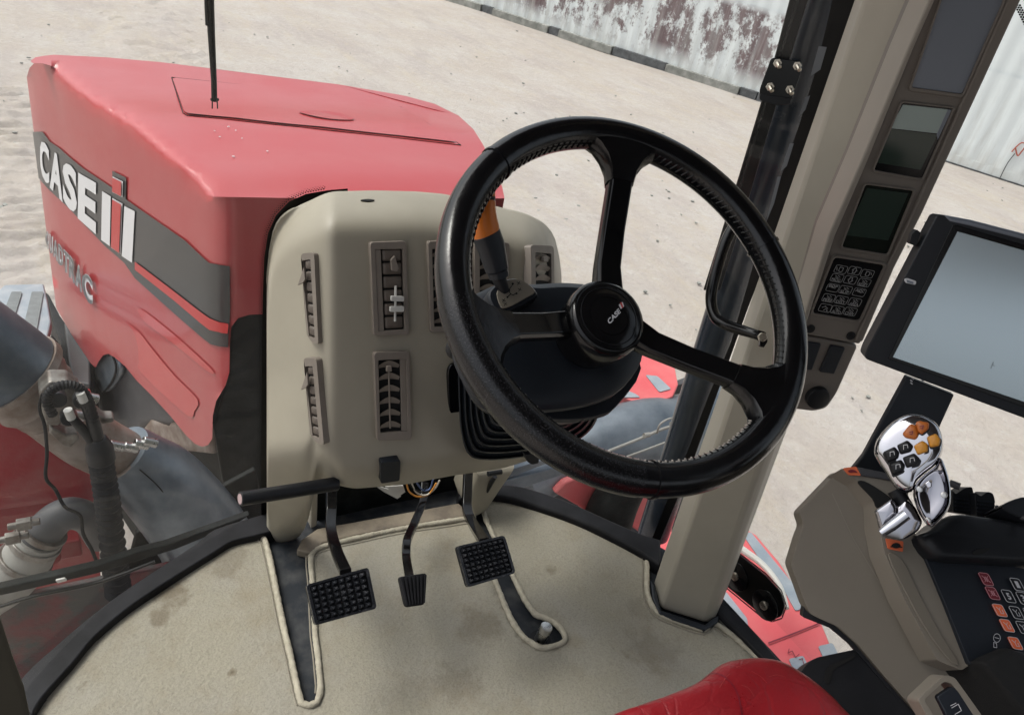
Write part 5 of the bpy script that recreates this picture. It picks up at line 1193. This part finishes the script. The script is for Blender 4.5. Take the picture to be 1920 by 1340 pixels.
# ================================================================= ARMREST CONSOLE
AS = pl(at(1620, 1060, .92), V((-.62, -.45, .62)))
ar = thing('armrest_console', 'taupe armrest control console with keypad and orange symbol labels', 'armrest', tuple(at(1600, 1150, .95)))
side_px = [(1574, 880), (1590, 890), (1606, 902), (1637, 941), (1646, 985), (1655, 1035), (1690, 1120), (1753, 1236), (1780, 1247), (1803, 1256), (1870, 1345), (1930, 1430), (1800, 1430), (1727, 1345), (1655, 1264), (1610, 1210), (1570, 1174), (1521, 1152), (1512, 1139), (1495, 1092), (1482, 1058), (1500, 1000), (1507, 984), (1498, 959)]
b = MB(); b.prism(rnd(side_px, 8, 3), AS, .045); b.build('side_cover', M['arm'], ar, .005, seg=3)
b = MB(); b.prism(rnd([(1515, 1130), (1530, 1148), (1575, 1166), (1620, 1205), (1662, 1262), (1735, 1345), (1720, 1350), (1650, 1268), (1605, 1216), (1565, 1182), (1510, 1160)], 5), shift(AS, -.02), .02); b.build('lower_dark_trim', M['blk'], ar, .003)  # black strip along the lower edge of the side cover
b = MB(); line_px(b, [(1560, 925), (1600, 1010), (1660, 1110), (1712, 1195), (1755, 1240), (1800, 1257)], 1.4, shift(AS, .0002)); b.build('moulding_line', M['armL'], ar, smooth=False)
AT = pl(at(1700, 1050, .90), V((-.35, -.45, .82)))
b = MB(); b.prism(rnd([(1574, 879), (1602, 875), (1650, 884), (1705, 905), (1700, 960), (1720, 1010), (1740, 1045), (1772, 1125), (1820, 1245), (1803, 1256), (1757, 1237), (1694, 1120), (1658, 1035), (1648, 985), (1640, 941), (1608, 901), (1590, 889)], 5), AT, .03); b.build('top_cover', M['armL'], ar, .004)
b = MB(); b.prism(smooth_px([(1662, 1040), (1690, 1050), (1720, 1110), (1760, 1185), (1795, 1242), (1780, 1240), (1740, 1190), (1700, 1120)], 3, True), shift(AT, .003), .002); b.build('top_groove', M['arm'], ar, .0012)
b = MB(); b.prism(smooth_px([(1607, 906), (1618, 903), (1645, 918), (1670, 938), (1660, 952), (1642, 952), (1634, 935)], 3, True), shift(AT, .003), .002); b.build('lever_slot', M['hole'], ar)
b = MB(); b.prism([(1606, 876), (1650, 885), (1690, 896), (1690, 906), (1650, 898), (1610, 892)], shift(AT, .003), .003); b.build('metal_edge', M['inner'], ar, .001)
OL = shift(AT, .004)
b = MB(); b.prism(rnd([(1577, 879), (1602, 876), (1611, 893), (1588, 892)], 3), OL, .001); o1 = b.build('hare_label', M['olabel'], ar)
b = MB(); b.prism(smooth_px([(1586, 885), (1592, 882), (1600, 884), (1603, 888), (1597, 887), (1590, 888)], 3, True), shift(OL, .001), .0003); b.build('hare_symbol', M['maroon'], o1)
b = MB(); b.prism(rnd([(1657, 1010), (1690, 1016), (1689, 1035), (1661, 1029)], 2), OL, .001); o1 = b.build('tortoise_label', M['olabel'], ar)
b = MB(); b.prism(smooth_px([(1667, 1023), (1673, 1019), (1681, 1020), (1684, 1026), (1676, 1029), (1669, 1027)], 3, True), shift(OL, .001), .0003); line_px(b, [(1665, 1026), (1686, 1027)], 2, shift(OL, .0005)); b.build('tortoise_symbol', M['hole'], o1)
# black moulded top with keypad
AK = pl(AT(1745, 1065)[0]+AT.n*.004, V((-.33, -.44, .84)))
b = MB(); b.prism(rnd([(1733, 1040), (1850, 1050), (1990, 1080), (1990, 1300), (1880, 1222), (1819, 1246), (1772, 1130)], 5), AK, .03); kp = b.build('keypad_panel', M['blu'], ar, .003)
b = MB(); b.pillow(smooth_px([(1712, 1010), (1738, 995), (1775, 968), (1830, 972), (1900, 982), (2000, 1000), (2010, 1050), (1920, 1062), (1830, 1058), (1765, 1055), (1735, 1046)], 3, True), shift(AK, .002), .016, .03, 6, .25); b.build('moulded_cowl', M['blk'], ar)
b = MB(); b.prism(smooth_px([(1803, 1041), (1815, 1035), (1834, 1034), (1824, 1043), (1808, 1047)], 3, True), shift(AK, .0185), .001); b.build('finger_hole', M['hole'], ar)
AKs = shift(AK, .0012); u_ = (9.3, 1.2); v_ = (6.0, 11.6)
Z8 = lambda x, y: (1720+x/4.465, 1040+y/4.465)
for (x, y), m, s_ in (((562, 205), 'maroon', None), ((617, 322), 'maroon', None), ((678, 465), 'okey', None), ((738, 592), 'okey', None), ((808, 740), 'okey', None), ((822, 250), 'bezel', '1'), ((750, 348), 'bezel', '5'), ((872, 365), 'bezel', '3'), ((815, 485), 'bezel', None), ((872, 610), 'bezel', None), ((932, 500), 'bezel', None)):
    cx, cy = Z8(x, y); q = rnd([(cx+u_[0]*a+v_[0]*c, cy+u_[1]*a+v_[1]*c) for a, c in ((-1, -1), (1, -1), (1, 1), (-1, 1))], 4.5)
    b = MB(); b.prism(q, AKs, .001, .001); ky = b.build('key', M[m], kp)
    b = MB(); line_px(b, q+[q[0]], 1.0, AKs, .0014); sym = lambda a, c: (cx+u_[0]*a+v_[0]*c, cy+u_[1]*a+v_[1]*c)
    if s_: text(s_, [sym(-.35, -.55), sym(.35, -.55), sym(.35, .55), sym(-.35, .55)], AKs, M['silver'], 'key_number', kp, off=.0016, bold=.03)
    else:
        for seg in ([(-.5, -.5), (-.1, -.1), (.3, -.5)], [(-.1, -.1), (-.1, .5), (.45, .5)], [(.45, -.1), (.45, .5)]) if m != 'maroon' else ([(-.6, -.5), (0, 0), (.6, .5)], [(.6, -.5), (0, 0), (-.6, .5)], [(-.35, 0), (0, -.4), (.35, 0), (0, .4), (-.35, 0)]):
            line_px(b, [sym(*p) for p in seg], 1.0, AKs, .0016)
    b.build('key_print', M['silver'] if m != 'maroon' else mat('pink_print', (.6, .3, .33), .5), kp, smooth=False)
b = MB(); cx, cy = Z8(655, 695); line_px(b, [(cx+8*math.cos(a)*.8, cy+8*math.sin(a)) for a in [i*math.pi/8 for i in range(17)]], 1, AKs); line_px(b, [(cx-6, cy+8), (cx-1, cy+10), (cx, cy+18), (cx-6, cy+17), (cx-6, cy+8)], 1, AKs); line_px(b, [(cx-4, cy-1), (cx+4, cy+1)], 1, AKs); b.build('dial_symbol', M['silver'], kp, smooth=False)
b = MB(); b.pillow(rnd([(1817, 1240), (1832, 1232), (1874, 1214), (1960, 1250), (2060, 1450), (1960, 1450), (1904, 1345)], 6), shift(AK, .004), .014, .05, 5, .12); b.build('arm_pad', M['foam'], ar)
b = MB(); b.prism([(1878, 1217), (1925, 1225), (1990, 1250), (1990, 1290), (1925, 1262)], shift(AK, .006), .004); b.build('pad_edge', M['inner'], ar)
# rocker
RS = shift(AT, -.01)
RS = pl(at(1790, 1310, .74), V((-.45, -.45, .75)))
b = MB(); ringf(b, rnd([(1716, 1310), (1765, 1264), (1785, 1268), (1880, 1400), (1780, 1420)], 8), rnd([(1728, 1310), (1766, 1276), (1780, 1280), (1862, 1400), (1790, 1410)], 8), RS, .02, .004); b.build('switch_bezel', M['armL'], ar, .002)
b = MB(); b.prism(rnd([(1752, 1304), (1780, 1285), (1792, 1291), (1860, 1400), (1810, 1420)], 5), RS, .006, .004); sw_ = b.build('rocker_switch', M['blu'], ar, .002)
b = MB(); line_px(b, [(1778, 1325), (1790, 1318), (1796, 1330), (1784, 1337)], 1.3, shift(RS, .0045)); line_px(b, [(1776, 1321), (1786, 1316)], 1.2, shift(RS, .0045)); b.build('switch_symbol', M['silver'], sw_, smooth=False)
# ridged paddles behind the joystick
for lab, q in (('ridged black finger lever nearest the chrome joystick', [(1786, 918), (1792, 926), (1810, 914), (1823, 912), (1826, 925), (1822, 966), (1788, 960)]), ('ridged black finger lever to the right of its twin', [(1828, 922), (1840, 930), (1852, 921), (1862, 924), (1866, 936), (1864, 974), (1831, 968)])):
    PPn = pl(at(q[0][0], q[0][1], .98), back+V((0, 0, .2)))
    t = thing('finger_lever', lab, 'lever', tuple(PPn(*q[-1])[0]), 'finger levers on the armrest')
    b = MB(); b.prism(rnd(q, 4), PPn, .02); b.build('paddle', M['blk'], t, .002)
    b = MB()
    for i in range(4):
        y = q[0][1]+14+i*7; b.prism([(q[0][0]+4, y), (q[3][0]+2, y+3), (q[3][0]+2, y+6), (q[0][0]+4, y+3)], shift(PPn, .0015), .002)
    b.build('ridges', M['blu'], t)
b = MB(); q = pl(at(1900, 950, .95), V((-.3, -.4, .9))); b.prism(smooth_px([(1880, 952), (1895, 938), (1930, 930), (1990, 940), (1990, 985), (1930, 975)], 3, True), q, .03); b.build('end_cap', M['blk'], ar, .004)
b = MB(); tpx(b, [(1780, 905, .97), (1800, 912, .97)], 7, 10, sm=False); b.build('edge_boss', M['inner'], ar); b = MB(); tpx(b, [(1868, 950, .97), (1930, 975, .95), (1990, 990, .95)], [4, 4, 4], 8); b.build('edge_tube', M['inner'], ar)

# ================================================================= JOYSTICK
js = thing('chrome_joystick', 'chrome joystick with amber and black buttons standing on the armrest', 'joystick', tuple(at(1680, 1010, .86)))
JP = pl(at(1700, 850, .84), (CAM-at(1700, 850, .84)).normalized()+V((-.12, .0, .10)))
JQ = pl(at(1750, 930, .835), (CAM-at(1750, 930, .84)).normalized()+V((.12, .0, .0)))
Z6 = lambda *q: [(1620+x/3.94, 760+y/3.94) for x, y in q]
head = smooth_px([(1639, 846), (1646, 821), (1671, 793), (1696, 779), (1716, 776), (1737, 781), (1757, 795), (1767, 818), (1768, 844), (1757, 868), (1735, 886), (1718, 902), (1710, 921), (1694, 923), (1677, 912), (1661, 887), (1646, 864)], 3, True)
def dome(poly, surf, prof, th):
    q = [surf(*p) for p in poly]; n = q[0][1]; P = [a for a, _ in q]; c = sum(P, V())/len(P); rings = [[c+(p-c)*.9-n*th for p in P], [c+(p-c)*.99-n*th*.5 for p in P]]
    for sc, h in prof: rings.append([c+(p-c)*sc+n*h for p in P])
    b = MB(); b.loft(rings); return b
dome(head, JP, [(1, 0), (.97, .006), (.92, .0095), (.85, .0108), (.6, .012), (.3, .0125), (.03, .0125)], .04).build('head', M['chrome'], js, ang=60)
gi = smooth_px([(1757, 884), (1768, 905), (1771, 935), (1763, 955), (1745, 975), (1732, 962), (1724, 942), (1721, 920), (1728, 904), (1742, 890)], 3, True)
dome(gi, shift(JQ, .0032), [(1, 0), (.9, .0002), (.6, -.0015), (.03, -.002)], .003).build('grip_reflection_insert', M['chromed'], js, ang=60)  # added insert; the grip's dark inner reflection is put into its colour
grip = smooth_px([(1764, 858), (1775, 882), (1782, 912), (1782, 943), (1771, 966), (1746, 988), (1730, 972), (1717, 945), (1713, 920), (1720, 902), (1738, 885), (1755, 872)], 3, True)
dome(grip, JQ, [(1, 0), (.97, .005), (.90, .006), (.86, .003), (.8, .001), (.5, -.001), (.03, -.001)], .035).build('grip', M['chrome'], js, ang=60)
b = MB(); b.pillow(rnd([(1640, 957), (1673, 934), (1682, 946), (1683, 962), (1652, 996)], 3), shift(JP, .010), .006, .03, 6, .3); b.build('side_facet', M['chromed'], js, .0025)
foot = rnd([(1640, 957), (1674, 934), (1684, 950), (1700, 935), (1716, 950), (1730, 978), (1722, 995), (1691, 1014), (1660, 1008), (1649, 996)], 6)
dome(foot, JP, [(1, 0), (.97, .004), (.9, .007), (.5, .009), (.03, .009)], .04).build('base', M['chromed'], js, ang=40)
b = MB(); tpx(b, [(1652, 999, .815), (1672, 985, .815), (1700, 964, .815)], [8, 10, 10], 18); b.build('side_trigger', M['chrome'], js)
b = MB(); tpx(b, [(1678, 918, .86), (1692, 940, .86), (1700, 960, .86)], [15, 14, 18], 16); b.build('neck', M['blk'], js)
JS_ = shift(JP, .0112)
for q, m in ((((290, 215), (345, 148), (385, 160), (402, 228), (380, 256), (310, 242)), 'amberd'), (((384, 140), (408, 124), (478, 138), (474, 178), (428, 218), (398, 200)), 'amberd'), (((372, 305), (430, 268), (468, 292), (470, 342), (400, 368)), 'amber'), (((468, 240), (530, 218), (562, 256), (552, 300), (490, 312)), 'amber'), (((150, 350), (228, 312), (262, 352), (252, 395), (180, 420)), 'blk'), (((250, 300), (322, 266), (364, 306), (346, 345), (275, 364)), 'blk'), (((192, 438), (275, 406), (304, 446), (292, 486), (220, 514)), 'blk'), (((292, 390), (372, 360), (414, 402), (398, 438), (320, 462)), 'blk')):
    qq = shrink(Z6(*q), 1.10); sk = shrink(qq, 1.12, 1, 2)
    b = MB(); b.prism(rnd(sk, 4), JS_, .004, .001); b.build('button_well', M['blk'], js, .0006)
    b = MB(); b.pillow(rnd(qq, 4), shift(JS_, .002), .004, .002, 5, .3); bt = b.build('button', M[m], js)
    cx = sum(p[0] for p in qq)/len(qq); cy = sum(p[1] for p in qq)/len(qq); b = MB()
    if m == 'blk': line_px(b, [(cx-4, cy+4), (cx-4, cy-4), (cx+3, cy-5), (cx+4, cy+1)], 1.1, shift(JS_, .0065)); b.build('button_symbol', M['silver'], bt, smooth=False)
    elif m == 'amberd': line_px(b, [(cx-4, cy), (cx+3, cy-2), (cx+1, cy+4), (cx-3, cy+3)], 1.5, shift(JS_, .0065)); b.build('button_symbol', M['maroon'], bt, smooth=False)
for x, y in Z6((410, 617), (470, 848), (590, 660)):
    p, n_ = shift(JQ, .003)(x, y); b = MB(); b.cyl(p, n_, .0030, .0012, 16, bev=.0004); b.cyl(p+n_*.0012, n_, .0014, .0005, 6); b.build('screw', M['steel'], js)
b = MB(); b.prism(Z6((445, 575), (480, 550), (500, 575), (498, 605), (470, 612)), shift(JQ, .003), .004); b.build('rocker', M['chrome'], js, .001)

# ================================================================= SEAT and suspension box
se = thing('driver_seat', 'glossy red leather seat corner at the bottom of the view', 'seat', tuple(at(1380, 1330, .95)))
SPn = pl(at(1380, 1300, .82), V((-.15, -.1, 1)))
seatpx = smooth_px([(1080, 1420), (1120, 1362), (1174, 1340), (1230, 1321), (1279, 1301), (1307, 1284), (1343, 1256), (1383, 1246), (1424, 1244), (1464, 1252), (1504, 1276), (1545, 1309), (1577, 1341), (1640, 1420), (1660, 1600), (1060, 1600)], 4, True)
b = MB(); q = [SPn(*p) for p in seatpx]; P = [a for a, _ in q]; n_ = SPn.n; c = sum(P, V())/len(P); rings = [[c+(p-c)*.97-n_*.09 for p in P], [c+(p-c)*1.0-n_*.05 for p in P]]
for i in range(14):
    t_ = i/13; sc = math.cos(t_*math.pi/2)**.42 if t_ < 1 else .02; rings.append([c+(p-c)*max(sc, .02)+n_*.035*math.sin(t_*math.pi/2)+n_*.002*noise.noise((c+(p-c)*sc)*18) for p in P])
b.loft(rings); cu = b.build('cushion', M['seat'], se, ang=180)
seamS = shift(SPn, .028)
b = MB(); tpx(b, [(1306, 1285, shift(SPn, .012)), (1328, 1293, shift(SPn, .022)), (1348, 1310, shift(SPn, .027)), (1362, 1335, shift(SPn, .030)), (1370, 1380, shift(SPn, .033))], 1.6, 8); so_ = b.build('seam', M['maroon'], cu)
m_ = so_.modifiers.new('wrap', 'SHRINKWRAP'); m_.target = cu; m_.wrap_mode = 'ABOVE_SURFACE'; m_.offset = .0008
b = MB()
for q in ([(1395, 1262), (1380, 1275), (1362, 1283)], [(1388, 1290), (1404, 1300), (1416, 1312)], [(1350, 1296), (1340, 1306), (1330, 1322)], [(1420, 1300), (1436, 1296), (1452, 1300)], [(1368, 1316), (1382, 1322), (1392, 1338)]): tpx(b, [(x, y, shift(SPn, .03)) for x, y in q], .5, 5)
so_ = b.build('leather_cracks', M['seatl'], cu); m_ = so_.modifiers.new('wrap', 'SHRINKWRAP'); m_.target = cu; m_.wrap_mode = 'ABOVE_SURFACE'; m_.offset = .0003
b = MB(); q = pl(at(1600, 1290, .95), V((-.5, -.3, .8)))
b.prism(rnd([(1498, 1264), (1514, 1242), (1530, 1232), (1620, 1213), (1655, 1266), (1740, 1355), (1830, 1460), (1640, 1480), (1560, 1330), (1530, 1285)], 7), q, .05); 
bx_ = thing('armrest_mount', 'black plastic mount between the red seat and the taupe armrest', 'mount', tuple(at(1600, 1300, .97))); b.build('body', M['blk'], bx_, .008, seg=3)
b = MB(); b.prism(smooth_px([(1545, 1270), (1552, 1250), (1580, 1236), (1600, 1226), (1604, 1230), (1585, 1242), (1562, 1256), (1556, 1278), (1548, 1280)], 3, True), shift(q, .0015), .002); b.build('slot', M['hole'], bx_)

# ================================================================= CAB ROOF (out of view, shades the interior)
b = MB(); b.box((.17, -.25, 1.93), (.81, 1.18, .05)); o = b.build('cab_roof', M['inner'], None, .02)
tag(centre(o), 'dark grey cab roof lining above the driver', 'roof')
b = MB(); b.box((.06, -1.34, .46), (.80, .03, .46)); tag(centre(b.build('cab_rear_wall', M['inner'], None, .01)), 'dark grey rear wall lining behind the seat', 'wall')
b = MB(); b.box((.17, -1.34, 1.595), (.76, .03, .275)); tag(centre(b.build('added_rear_header', M['inner'], None, .01)), 'unseen dark grey header panel added to shape the monitor reflection', 'panel')  # added out of view; its lower edge darkens the monitor's upper reflection
for x, lab in ((-.72, 'left'), (.84, 'right')):
    b = MB(); b.box((x, -1.28, .94), (.05, .05, .94)); tag(centre(b.build('rear_post', M['pillar'])), f'beige rear cab post on the {lab} of the seat', 'post')
